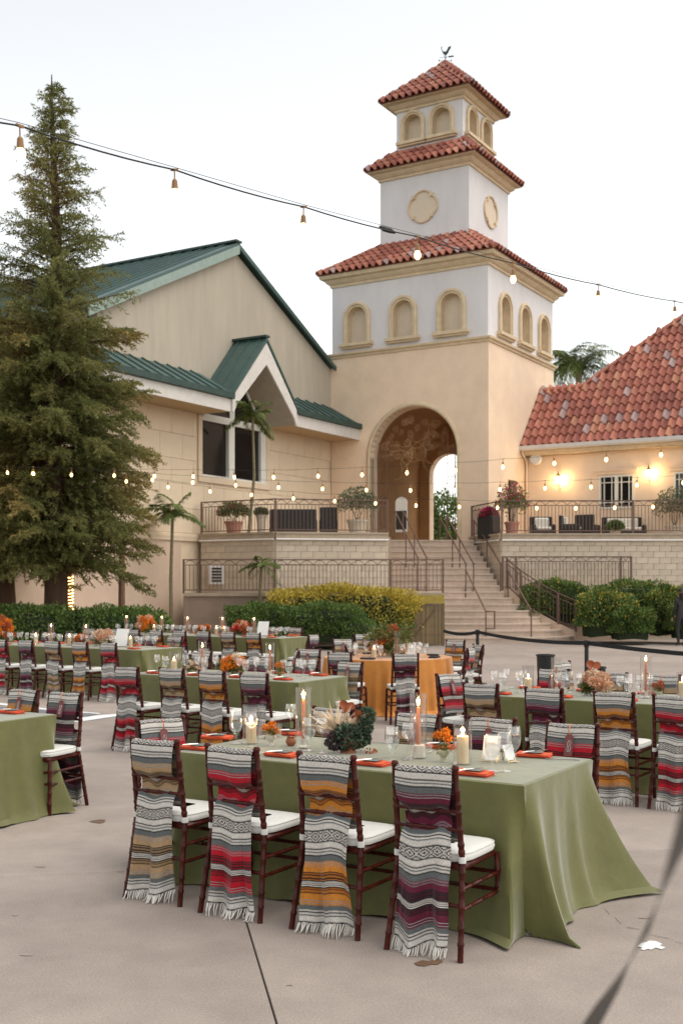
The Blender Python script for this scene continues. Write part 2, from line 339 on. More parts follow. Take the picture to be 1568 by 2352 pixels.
# passage through the tower: inner walls, vault, inner arch
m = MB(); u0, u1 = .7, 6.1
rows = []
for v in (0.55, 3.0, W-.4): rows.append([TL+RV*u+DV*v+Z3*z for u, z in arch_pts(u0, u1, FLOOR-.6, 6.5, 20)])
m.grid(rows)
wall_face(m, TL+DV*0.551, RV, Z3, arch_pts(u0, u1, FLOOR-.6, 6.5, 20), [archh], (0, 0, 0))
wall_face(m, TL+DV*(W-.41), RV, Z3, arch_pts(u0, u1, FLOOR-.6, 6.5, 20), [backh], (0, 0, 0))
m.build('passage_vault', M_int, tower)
m = MB(); m.prism([TL+RV*(u0)+DV*.3+Z3*(FLOOR-.05), TL+RV*u1+DV*.3+Z3*(FLOOR-.05), TL+RV*u1+DV*(W+.1)+Z3*(FLOOR-.05), TL+RV*u0+DV*(W+.1)+Z3*(FLOOR-.05)], (0, 0, .08))
m.build('passage_floor', M_step, tower)
m = MB(); rr = []
for off, pr in ((0, -.3), (0, .06), (.06, .09), (.13, .06), (.17, .03), (.17, -.01)):
    rr.append([TL+RV*u+Z3*z-DV*pr for u, z in arch_pts(uA-rA-off, uA+rA+off, FLOOR, ZS, 30)])
m.grid(rr); m.build('arch_moulding', M_trim, tower, smooth=True)
# little side window
m = MB(); o_ = TC-RV*.28
m.quad(o_+DV*1.85+Z3*4.3, o_+DV*2.75+Z3*4.3, o_+DV*2.75+Z3*5.88, o_+DV*1.85+Z3*5.88); m.build('side_window', M_dark, tower)
# white storey with niches
NIL = [(0.57, 1.77), (2.60, 3.80), (4.62, 5.82)]; NIR = [(0.95, 2.2), (2.95, 4.2), (4.98, 6.23)]
z0n, z1n = 11.32, 12.92; wf = 0.19; sW = W/2-.03
def hol(ns, off): return [arch_pts(a+wf-off, b-wf-off, z0n, z1n-(b-a)/2, 12) for a, b in ns]
sq_body('white_storey', sW, 10.9, 13.7, hol(NIL, .03), hol(NIR, .03), 0.02, M_white)
for a, b in NIL: niche(lo(sW), RV, -DV, a-.03, b-.03, z0n, z1n, .26)
for a, b in NIR: niche(rc(sW), DV, RV, a-.03, b-.03, z0n, z1n, .26)
h = W/2
ring(h, [(h-.05, 10.78), (h+.05, 10.79), (h+.06, 10.86), (h+.13, 10.90), (h+.14, 10.97), (h+.05, 10.99), (h-.05, 11.0)], M_trim, 'string_course', tower)
def cornice(s, zlow, ztop, se, nm='cornice'):
    k = se-s
    ring(s, [(s-.02, zlow), (s+.05*k/.4, zlow), (s+.07, zlow+.09), (s+.28*k, zlow+.12), (s+.45*k, zlow+.20), (s+.48*k, zlow+.27), (s+.8*k, zlow+.30), (s+.86*k, ztop-.04), (s+.86*k, ztop), (s-.02, ztop)], M_trim, nm, tower)
cornice(h-.03, 13.60, 14.04, h+.42)
# middle block with quatrefoils
sq_body('middle_block', 1.93, 14.9, 18.05, [], [], .1, M_white); cornice(1.93, 17.95, 18.30, 2.40)
def quatrefoil(O, a, n, u, z):
    pts = []
    for k in range(48):
        t = 2*math.pi*k/48; r = 0.53+0.085*abs(math.cos(2*t))**0.6*1.0
        pts.append((u+r*math.cos(t)*1.02, z+r*math.sin(t)))
    m = MB(); v = [O+a*p[0]+Z3*p[1]+n*.012 for p in pts]; m.add(v, [tuple(t) for t in tessellate_polygon([v])])
    q = m.build('quatrefoil', M_panel, tower)
    m = MB(); ps = [O+a*p[0]+Z3*p[1]+n*.03 for p in pts]; m.tube(ps+[ps[0]], .045, 6, False)
    for k in range(4):
        t = math.pi/4+k*math.pi/2; c = O+a*(u+.56*math.cos(t))+Z3*(z+.56*math.sin(t))+n*.05
        X = Matrix((a, -n, Z3)).transposed(); m.box(c, (.13, .1, .13), M=X)
    o = link('moulding', m.mesh('moulding', M_trim), q); return q
quatrefoil(lo(1.93), RV, -DV, 1.90, 16.68); quatrefoil(rc(1.93), DV, RV, 2.03, 16.7)
# belfry
s3 = 1.45
BN = [(0.19, 1.27), (1.44, 2.55)]; BR = [(0.28, 1.36), (1.62, 2.72)]
hb = lambda ns: [arch_pts(a+.17, b-.17, 19.55, 20.76-(b-a)/2, 12) for a, b in ns]
sq_body('belfry', s3, 18.9, 20.9, hb(BN), hb(BR), .02, M_white)
for a, b in BN: niche(lo(s3), RV, -DV, a, b, 19.55, 20.76, .3, .17)
for a, b in BR: niche(rc(s3), DV, RV, a, b, 19.55, 20.76, .3, .17)
cornice(s3, 20.78, 21.10, 1.95)
# tiles
def tile_mesh(cw, rh, mat, name='roof_tile'):
    m = MB(); n = 8; xs = [cw*(i/n-.5) for i in range(n+1)]
    def zp(x):
        t = x/cw+.5
        return (.46*cw*math.sin(math.pi*t/.64)**0.8 if 0 < t < .64 else (-.05*cw*math.sin(math.pi*(t-.64)/.36) if t >= .64 else 0.0))
    f = [Vector((x, 0, zp(x)+.06)) for x in xs]; fl = [Vector((x, 0.0, zp(x)+.025)) for x in xs]; b = [Vector((x, rh*1.08, zp(x)*.86+.012)) for x in xs]
    m.grid([fl, f, b]); return m.mesh(name, mat, smooth=True)
def lay_tiles(thing, O, a, s, inside, ur, vr, cw, rh, limit, meshes, stuffs):
    n = a.cross(s); Mx = Matrix((a, s, n)).transposed().to_4x4(); cnt = limit[0]; rows = int((vr[1]-vr[0])/rh)+1; cols = int((ur[1]-ur[0])/cw)+1
    for j in range(rows):
        v = vr[0]+j*rh; tone = random.random()
        for i in range(cols):
            u = ur[0]+(i+.5)*cw
            if not inside(u, v+rh*.35): continue
            k = random.choices(range(5), (5, 4, 3, 1.1, 1.6))[0]
            p = O+a*u+s*v+n*(random.uniform(-.004, .006))
            if limit[0] > 0:
                o = bpy.data.objects.new('roof_tile', meshes[k]); COL.objects.link(o); o.parent = thing
                o.matrix_parent_inverse = Matrix.Translation(-thing.location)
                o.matrix_basis = Matrix.Translation(p) @ Mx @ Matrix.Rotation(random.uniform(-.02, .02), 4, 'Z'); limit[0] -= 1
            else: stuffs.append((k, Matrix.Translation(p) @ Mx))
def build_stuff(thing, stuffs, meshes, name='roof_tiles_rest'):
    if not stuffs: return
    m = MB()
    for k, M in stuffs:
        m.cm = k; me = meshes[k]; m.add([M @ v.co for v in me.vertices], [tuple(p.vertices) for p in me.polygons])
    m.build(name, M_tile, thing, kind='stuff')
tw_tiles = [tile_mesh(.295, .40, mt) for mt in M_tile]; tlim = [300]; tst = []
M_under = pm('roof_underlay', (0.20, 0.07, 0.045), rough=0.9, scale=5)
for (se, z0, st, z1, nm) in ((3.78, 14.06, 1.93, 15.36, 'roof'), (2.40, 18.32, 1.45, 19.2, 'roof'), (1.97, 21.12, 0.06, 22.95, 'roof')):
    ring(se, [(se-.35, z0-.02), (se-.02, z0-.02), (se-.02, z0+.01), (st, z1-.02), (st-.05, z1-.02)], M_under, nm, tower)
    for O, a, inn in ((lo(se), RV, DV), (rc(se), DV, -RV)):
        s = (inn*(se-st)+Z3*(z1-z0)); ln = s.length; s.normalize()
        lay_tiles(tower, O+Z3*z0, a, s, lambda u, v: (se-st)*(v/ln)+.08 < u < 2*se-(se-st)*(v/ln)-.08 and v < ln-.1, (0, 2*se), (-.06, ln), .295, .40, tlim, tw_tiles, tst)
    for sx, sy in ((-1, -1), (1, -1), (1, 1), (-1, 1)):
        p = CEN+RV*(sx*se)+DV*(sy*se)+Z3*(z0+.06); q = CEN+RV*(sx*st)+DV*(sy*st)+Z3*(z1+.04); mm = MB(); n_ = max(3, int((q-p).length/.4))
        for i in range(n_): mm.tube([p.lerp(q, i/n_), p.lerp(q, (i+1.1)/n_)], [.095, .07], 7)
        mm.build('hip_cap', M_tile[random.choice((0, 2, 1))], tower, smooth=True)
build_stuff(tower, tst, tw_tiles)
for s, z in ((1.93, 15.40), (1.45, 19.22)):
    ring(s, [(s, z-.06), (s+.06, z-.05), (s+.06, z+.02), (s, z+.03)], M_tile[1], 'flashing', tower)
MB().lathe([(.30, 22.72), (.24, 22.9), (.12, 23.0), (.03, 23.05)], CEN, 10).build('apex_cap', pm('apex_mortar', (.42, .38, .32)), tower)
# rooster vane
M_vane = pm('dark_green_copper', (0.035, 0.05, 0.04), rough=0.5, metal=0.3)
vane = empty('weather_vane', CEN+Z3*23.0, 0, 'dark metal rooster weather vane on top of the bell tower', 'weather vane')
m = MB(); m.tube([CEN+Z3*22.98, CEN+Z3*23.75], .018, 6); m.lathe([(.0, 23.05), (.05, 23.1), (.05, 23.14), (0, 23.2)], CEN, 8); m.build('rod', M_vane, vane)
X1 = Vector((1, 0, 0))
rs = [(-.28, 1.08), (-.24, 1.16), (-.2, 1.18), (-.21, 1.1), (-.24, 1.02), (-.16, .9), (-.1, .84), (.06, .85), (.14, 1.0), (.2, 1.14), (.28, 1.18), (.4, 1.19), (.36, 1.08), (.26, .92), (.2, .76), (.1, .64), (-.02, .62), (-.14, .72), (-.2, .88), (-.27, 1.02)]
m = MB(); m.prism([CEN+X1*x+Z3*(22.98+z)-Vector((0, .02, 0)) for x, z in rs], (0, .04, 0)); m.bar(CEN+X1*(-.05)+Z3*23.6, CEN+X1*(-.07)+Z3*23.48, .02, .02); m.bar(CEN+X1*.06+Z3*23.6, CEN+X1*.08+Z3*23.48, .02, .02); m.build('rooster', M_vane, vane)
m = MB(); m.bar(CEN+X1*(-.38)+Z3*23.42, CEN+X1*.55+Z3*23.53, .015, .02); m.bar(CEN+X1*.22+Z3*23.485, CEN+X1*.55+Z3*23.53, .02, .09); m.build('arrow', M_vane, vane)
m = MB(); m.bar(CEN-X1*.36+Z3*23.24, CEN+X1*.36+Z3*23.24, .014, .014); m.bar(CEN-Vector((0, .36, 0))+Z3*23.24, CEN+Vector((0, .36, 0))+Z3*23.24, .014, .014)
for q in (-X1, X1, Vector((0, 1, 0)), Vector((0, -1, 0))): m.box(CEN+q*.4+Z3*23.24, (.07, .02, .09))
m.build('compass_arms', M_vane, vane); vane.scale = (.62, .62, .62)
# wrought iron tympanum of the arch
grille = empty('iron_grille', TL+RV*uA+DV*.25+Z3*FLOOR, 0, 'brown wrought iron scrollwork filling the tower arch', 'grille')
GO = TL+DV*.3
def spiral(u, z, r0, turns, a0, sgn):
    return [GO+RV*(u+r0*(1-.82*t)*math.cos(a0+sgn*turns*6.283*t))+Z3*(z+r0*(1-.82*t)*math.sin(a0+sgn*turns*6.283*t)) for t in np.linspace(0, 1, 22)]
rg = random.Random(3); M_scr = pm('scroll_iron', (0.42, 0.25, 0.12), rough=0.5)
for k in range(52):
    a = rg.uniform(.08, 3.06); rad = 1.62*rg.random()**.5; u = uA+rad*math.cos(a); z = ZS-.1+rad*math.sin(a)*.95; r0 = rg.uniform(.10, .2)
    MB().tube(spiral(u, z, r0, 1.7, rg.uniform(0, 6), rg.choice((-1, 1))), .007, 4).build('scroll', M_scr, grille)
for k in range(12):
    u_, z_, a = uA+rg.uniform(-1.0, 1.0), ZS+rg.uniform(-.3, .7), rg.uniform(0, 6.28); ps = []
    for q in range(16):
        if math.hypot(u_-uA, max(0, z_-ZS)) > 1.72: break
        ps.append(GO+RV*u_+Z3*z_); u_ += .09*math.cos(a); z_ += .09*math.sin(a); a += .28*math.sin(q*.45+k)
    if len(ps) > 3: MB().tube(ps, .008, 4).build('vine_bar', M_scr, grille)
for sg in (-1, 1):
    u = uA+sg*1.62; m = MB()
    m.tube([GO+RV*u+Z3*FLOOR, GO+RV*u+Z3*7.4], .018, 5); m.tube([GO+RV*(u-sg*.32)+Z3*FLOOR, GO+RV*(u-sg*.32)+Z3*7.6], .014, 5); m.build('upright', M_iron, grille)
    for z in (4.2, 5.3, 5.9, 6.9): MB().tube(spiral(u-sg*.16, z, .14, 1.5, 0, sg), .011, 4).build('scroll', M_iron, grille)

# ================================================================== LEFT BUILDING (green roof)
lodge = empty('green_roofed_building', TL-DV*8, 0, 'cream building with green metal gable roof and dark window left of the tower', 'building')
def F(t, z, o=0.0): return TL+DV*t+RV*o+Z3*z
T0 = -26.0
# gable wall
m = MB(); pk = (-6.47, 13.45)
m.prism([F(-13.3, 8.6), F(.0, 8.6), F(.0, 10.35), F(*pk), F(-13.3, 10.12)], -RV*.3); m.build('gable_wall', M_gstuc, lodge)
# main roof: two slopes with standing seams
def slope(t0, z0, t1, z1, depth, nm):
    m = MB(); m.prism([F(t0, z0, .18), F(t1, z1, .18), F(t1, z1-.12, .18), F(t0, z0-.12, .18)], -RV*depth); return m.build(nm, M_green, lodge)
near = slope(-6.47, 13.72, -13.9, 10.07, 17, 'roof_slope'); farr = slope(-6.47, 13.72, .25, 10.42, 17, 'roof_slope')
for k in range(34):
    o_ = -.3-k*.48
    m = MB(); m.bar(F(-6.5, 13.74, o_), F(-13.9, 10.1, o_), .035, .05, up=(0, 0, 1)); m.build('seam', M_green, near)
m = MB(); m.bar(F(-6.47, 13.76, .22), F(-6.47, 13.76, -17), .34, .07); m.build('ridge_cap', M_gdark, lodge)
m = MB(); m.prism([F(-6.47, 13.62, .2), F(-13.9, 9.97, .2), F(-13.9, 9.67, .2), F(-6.47, 13.32, .2)], RV*.05); m.build('rake_board', M_rake, lodge)
m = MB(); m.prism([F(-6.47, 13.66, .2), F(.25, 10.36, .2), F(.25, 10.2, .2), F(-6.47, 13.5, .2)], RV*.05); m.build('rake_board', M_green, lodge)
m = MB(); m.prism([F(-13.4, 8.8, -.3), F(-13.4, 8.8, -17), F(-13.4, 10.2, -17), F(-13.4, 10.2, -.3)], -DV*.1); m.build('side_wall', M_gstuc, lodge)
# lower wall: backing with window hole, scored stucco panels in front of it
wx0, wx1, wz0, wz1 = -8.32, -4.56, 5.50, 7.47
m = MB(); wall_face(m, F(0, 0, -.035), DV, Z3, [(T0, 3.4), (.8, 3.4), (.8, 8.7), (T0, 8.7)], [[(wx0, wz0), (wx1, wz0), (wx1, wz1), (wx0, wz1)]], -RV*.18)
m.build('upper_wall', pm('score_line', (.66, .53, .39)), lodge)
m = MB(); m.prism([F(T0, -.04, .02), F(-9.4, -.04, .02), F(-9.4, 3.32, .02), F(T0, 3.32, .02)], -RV*.3); m.build('base_wall', M_lpink, lodge)
m = MB(); m.prism([F(-9.4, -.04, -.02), F(.5, -.04, -.02), F(.5, 3.42, -.02), F(-9.4, 3.42, -.02)], -RV*.2); m.build('base_wall', M_lwall, lodge)
m = MB(); m.prism([F(T0, 3.3, -.03), F(-1.0, 3.3, -.03), F(-1, 3.3, .07), F(-1, 3.5, .09), F(T0, 3.5, .09), F(T0, 3.3, .07)], (0, 0, .001))
for z, e, hh in ((3.34, .05, .09), (3.42, .09, .08), (3.49, .06, .06)): m.prism([F(T0, z, -.03), F(-.5, z, -.03), F(-.5, z, e), F(T0, z, e)], (0, 0, hh))
m.build('base_moulding', M_lwall, lodge)
pw, ph = 1.13, .80
for j in range(5):
    z0 = 3.56+j*ph
    for i in range(24):
        t1 = -i*pw-(pw/2 if j % 2 else 0)+.3; t0 = t1-pw
        spans = [(t0, min(t1, -.02))]
        if z0+ph > wz0-.15 and z0 < wz1+.2:
            spans = [(a, b) for a, b in ((t0, min(min(t1, -.02), wx0-.22)), (max(t0, wx1+.22), min(t1, -.02))) if b-a > .08]
            if j == 2 and not (t1 < wx0-.22 or t0 > wx1+.22):
                spans.append((max(t0, wx0-.21), min(t1, wx1+.21)))
        for a, b in spans:
            if b-a < .06: continue
            za, zb = z0, z0+ph
            if j == 2 and a > wx0-.215 and b < wx1+.215: zb = min(zb, wz0-.17)
            if zb-za < .05: continue
            c = F((a+b)/2, (za+zb)/2, -.02); mm = MB(); mm.bbox((0, 0, 0), (b-a-.009, .045, zb-za-.009), .004)
            o = mm.build('wall_panel', M_lwall, None); o.parent = lodge; o.matrix_parent_inverse = Matrix.Translation(-lodge.location); o.location = c; o.rotation_euler = (0, 0, math.atan2(DV.y, DV.x))
# window
win = empty('window', F((wx0+wx1)/2, wz0)); win.parent = lodge; win.matrix_parent_inverse = Matrix.Translation(-lodge.location)
def wp(nm, mat, *boxes):
    m = MB()
    for a, b, z0, z1, o0, o1 in boxes: m.prism([F(a, z0, o0), F(b, z0, o0), F(b, z1, o0), F(a, z1, o0)], RV*(o1-o0))
    return m.build(nm, mat, win)
wp('surround', M_lwall, (wx0-.2, wx1+.2, wz0-.2, wz0, -.03, .07), (wx0-.2, wx0, wz0, wz1+.05, -.03, .06), (wx1, wx1+.2, wz0, wz1+.05, -.03, .06))
wp('frame', M_wfr, (wx0, wx0+.05, wz0, wz1, -.12, .02), (wx1-.32, wx1, wz0, wz1, -.12, .03), (-6.83, -6.5, wz0, wz1, -.12, .05), (wx0, wx1, wz1-.1, wz1+.02, -.13, .06), (wx0, wx1, wz0, wz0+.06, -.13, .06))
for a, b in ((wx0+.05, -6.83), (-6.5, wx1-.32)): wp('pane', M_dark, (a, b, wz0+.06, wz1-.1, -.1, -.08))
# transom lights in the dormer
m = MB(); m.prism([F(-8.05, 7.58, .0), F(-4.95, 7.58, .0), F(-6.47, 9.35, .0)], RV*.02); m.build('pane', M_dark, win)
m = MB(); m.bar(F(-6.65, 7.5, .03), F(-6.65, 9.1, .03), .28, .06, up=RV); m.bar(F(-8.3, 7.52, .04), F(-4.6, 7.52, .04), .08, .14); m.bar(F(-8.15, 7.55, .03), F(-6.47, 9.45, .03), .07, .1); m.bar(F(-4.85, 7.55, .03), F(-6.47, 9.45, .03), .07, .1); m.build('transom_frame', M_wfr, win)
# skirt roof
def skirt(ta, tb):
    m = MB(); m.prism([F(ta, 8.90, 0), F(ta, 8.12, 1.36), F(ta, 8.04, 1.36), F(ta, 8.78, 0)], DV*(tb-ta)); sk = m.build('skirt_roof', M_green, lodge)
    for k in range(int((tb-ta)/.6)):
        t = ta+.3+k*.6; m = MB(); m.bar(F(t, 8.925, 0), F(t, 8.145, 1.36), .035, .05); m.build('seam', M_green, sk)
    m = MB(); m.prism([F(ta, 8.14, 1.30), F(ta, 8.14, 1.42), F(ta, 7.95, 1.42), F(ta, 7.93, 1.30)], DV*(tb-ta)); m.build('gutter', M_gdark, lodge)
    m = MB(); m.prism([F(ta, 8.02, 1.24), F(ta, 8.02, 1.30), F(ta, 7.52, 1.30), F(ta, 7.52, 1.24)], DV*(tb-ta)); m.build('fascia', M_fasc, lodge)
    m = MB(); m.prism([F(ta, 7.6, -.02), F(ta, 7.6, 1.24), F(ta, 7.54, 1.24), F(ta, 7.54, -.02)], DV*(tb-ta)); m.build('soffit', M_soff, lodge)
skirt(T0, -8.35); skirt(-4.58, .05)
# dormer gablet
for sgn, tf in ((-1, -8.42), (1, -4.52)):
    m = MB(); m.prism([F(-6.47, 10.30, -.1), F(tf-sgn*-.12, 8.02, -.1), F(tf-sgn*-.12, 7.92, -.1), F(-6.47, 10.18, -.1)], RV*1.5); q = m.build('dormer_roof', M_green, lodge)
    for k in range(3):
        f_ = .25+k*.45; m = MB(); m.bar(F(-6.47, 10.33, f_), F(tf+sgn*.12, 8.05, f_), .035, .05); m.build('seam', M_green, q)
    m = MB(); m.prism([F(-6.47, 10.12, 1.3), F(-6.47, 9.38, 1.3), F(-6.47+sgn*1.72, 7.78, 1.3), F(-6.47+sgn*1.86, 7.52, 1.3), F(tf, 7.52, 1.3), F(tf, 8.0, 1.3)], RV*.07); m.build('dormer_fascia', M_fasc, lodge)
    m = MB(); m.prism([F(-6.47, 9.40, 0), F(-6.47+sgn*1.74, 7.78, 0), F(-6.47+sgn*1.9, 7.54, 0), F(-6.47+sgn*1.9, 7.7, 0), F(-6.47, 9.5, 0)], RV*1.29); m.build('dormer_soffit', M_gstuc, lodge)
m = MB(); m.bar(F(-6.47, 10.34, -.1), F(-6.47, 10.34, 1.42), .26, .07); m.build('ridge_cap', M_gdark, lodge)
# electrical vent on the base wall is a thing of the terrace, see below

# ================================================================== RIGHT BUILDING (tile roof)
rbld = empty('tile_roofed_building', TC+DV*6+RV*5, 0, 'low peach building with red clay tile roof and white windows right of the tower', 'building')
RO = TC+DV*3.58
def B(u, z, o=0.0): return RO+RV*u+Z3*z-DV*o
wins = [(2.97, 4.31, 4.75, 6.0), (5.78, 7.12, 4.75, 6.0)]
m = MB(); wall_face(m, B(0, 0), RV, Z3, [(0, 0), (14, 0), (14, 7.6), (0, 7.6)], [[(a, c), (b, c), (b, e), (a, e)] for a, b, c, e in wins], DV*.2); m.build('front_wall', M_peach, rbld)
for a, b, c, e in wins:
    wn_ = empty('window', B((a+b)/2, c)); wn_.parent = rbld; wn_.matrix_parent_inverse = Matrix.Translation(-rbld.location)
    def bx(nm, mat, lst):
        m = MB()
        for u0, u1, z0, z1, o0, o1 in lst: m.prism([B(u0, z0, o0), B(u1, z0, o0), B(u1, z1, o0), B(u0, z1, o0)], -DV*(o1-o0))
        m.build(nm, mat, wn_)
    mid = (a+b)/2
    bx('frame', M_wfr, [(a, a+.07, c, e, -.1, .04), (b-.07, b, c, e, -.1, .04), (mid-.06, mid+.06, c, e, -.1, .05), (a, b, e-.06, e, -.11, .045), (a, b, c, c+.06, -.11, .045)])
    for q0, q1 in ((a+.07, mid-.06), (mid+.06, b-.07)):
        bx('pane', M_dark, [(q0, q1, c+.06, e-.06, -.09, -.07)]); w3 = (q1-q0)
        bx('muntin', M_wfr, [(q0+w3*.2, q0+w3*.2+.03, c+.06, e-.06, -.07, .01), (q1-w3*.2-.03, q1-w3*.2, c+.06, e-.06, -.07, .01), (q0, q1, e-.28, e-.25, -.072, .008), (q0, q1, c+.22, c+.25, -.072, .008)])
    bx('header', M_trim if False else M_peach, [(a-.12, b+.12, e+.04, e+.16, -.01, .08), (a-.17, b+.17, e+.16, e+.22, -.01, .14)])
# roof
e0 = TC+DV*3.107+Z3*7.26; SV = (DV*(5.201-3.107)+Z3*(9.69-7.269)); SV.normalize(); RN = RV.cross(SV)
outline = [(0, 0), (0, 3.2), (1.72, 3.23), (2.9, 4.62), (3.77, 5.62), (5.07, 7.07), (7.6, 9.9), (12.5, 9.9), (14, 0)]
v = [e0+RV*u+SV*w-RN*.03 for u, w in outline]; m = MB(); m.prism(v, -RN*.12); m.build('roof_deck', M_under, rbld)
def hipv(u):
    for (a, b), (c, d_) in zip(outline[1:], outline[2:]):
        if a <= u <= c: return b+(d_-b)*(u-a)/max(c-a, 1e-6)
    return 0
rb_tiles = [tile_mesh(.293, .50, mt) for mt in M_tile]; rl = [300]; rst = []
lay_tiles(rbld, e0, RV, SV, lambda u, v: 0.02 < u < 7.6 and v < hipv(u)-.05, (0, 14), (-.08, 10), .293, .50, rl, rb_tiles, rst)
lay_tiles(rbld, e0, RV, SV, lambda u, v: 7.6 <= u < 13 and v < 9, (0, 14), (-.08, 10), .293, .50, [0], rb_tiles, rst)
build_stuff(rbld, rst, rb_tiles)
for (a, b), (c, d_) in zip(outline[1:6], outline[2:7]):
    p = e0+RV*a+SV*b+RN*.06; q = e0+RV*c+SV*d_+RN*.06; n_ = max(2, int((q-p).length/.42)); mm = MB()
    for i in range(n_): mm.tube([p.lerp(q, i/n_), p.lerp(q, (i+1.12)/n_)], [.10, .08], 7)
    mm.build('hip_cap', M_tile[1], rbld, smooth=True)
m = MB()   # far slopes of the roof, out of sight
m.prism([e0+RV*0+SV*3.2, e0+RV*0+SV*3.2+DV*2-Z3*2.4, e0+RV*0+SV*.1], RV*.05); m.build('roof_end', M_peach, rbld)
M_gut = pm('white_gutter', (0.66, 0.62, 0.58), rough=0.5, var=0.06)
m = MB(); q = TC+DV*3.0
prof = [(0, 7.10), (0, 7.27), (.05, 7.29), (.05, 7.24), (.10, 7.20), (.10, 7.09)]
m.prism([q-RV*.03+DV*(a-.06)+Z3*z for a, z in [(0, 7.26), (0, 7.14), (.04, 7.08), (.14, 7.08), (.14, 7.26)]], RV*14); m.build('gutter', M_gut, rbld)
m = MB(); m.prism([TC+DV*3.12+Z3*7.08, TC+DV*3.56+Z3*7.08, TC+DV*3.56+Z3*6.92, TC+DV*3.2+Z3*6.92], RV*14); m.build('eave_moulding', M_trim, rbld)
m = MB(); m.tube([B(.08, 7.1, .5), B(.08, 6.95, .46), B(.08, 6.75, .1), B(.08, 6.6, .06), B(.08, FLOOR, .06)], .05, 6); m.build('downspout', M_peach, rbld, smooth=True)
# lantern sconces (lit)
M_lamp = emit('lantern_glow', (1.0, 0.72, 0.36), 30.0); M_brass = pm('aged_brass', (0.25, 0.15, 0.06), rough=0.4, metal=0.7)
def sconce(u, z, label):
    t = empty('wall_lantern', B(u, z, .22), 0, label, 'wall lamp', 'wall lanterns on the tile roofed building'); c = B(u, z, .22)
    MB().lathe([(.05, -.12), (.075, -.05), (.085, .05), (.06, .1)], c, 8).build('lamp_glass', M_lamp, t)
    m = MB(); m.lathe([(.10, .1), (.07, .16), (.02, .24), (.008, .32)], c, 8); m.build('cap', M_brass, t)
    m = MB(); m.tube([c-Z3*.12, c-Z3*.2, c-Z3*.27+DV*.08, c-Z3*.3+DV*.21], .016, 5); m.lathe([(.04, -.18), (.03, -.14), (.05, -.12)], c, 8); m.build('bracket', M_brass, t)
    l = bpy.data.lights.new('lantern_light', 'POINT'); l.energy = 11; l.color = (1.0, .66, .3); l.shadow_soft_size = .1
    lo_ = bpy.data.objects.new('lantern_light', l); COL.objects.link(lo_); lo_.parent = t; lo_.location = (-DV.x*.02, -DV.y*.16, 0.02)
sconce(1.43, 5.93, 'lit brass lantern on the peach wall beside the tower'); sconce(4.91, 6.0, 'lit brass lantern between the two white windows')
sconce(7.75, 6.0, 'lit brass lantern right of the second white window') if False else None
sp = empty('wall_speaker', B(.52, 6.77, .1), 0, 'round white loudspeaker under the tile roof eave', 'speaker')
X = Matrix((RV, -DV, Z3)).transposed()
m = MB(); m.lathe([(.0, .16), (.2, .15), (.24, .1), (.24, 0), (.15, -.1), (.0, -.1)], (0, 0, 0), 20, False, False); mm = MB(); rot = Matrix((RV, Z3, -DV)).transposed(); mm.add([B(.52, 6.77, .15)+rot @ Vector(p) for p in m.v], m.f); mm.build('cabinet', pm('white_speaker', (0.7, 0.68, 0.63), rough=.6), sp, smooth=True)

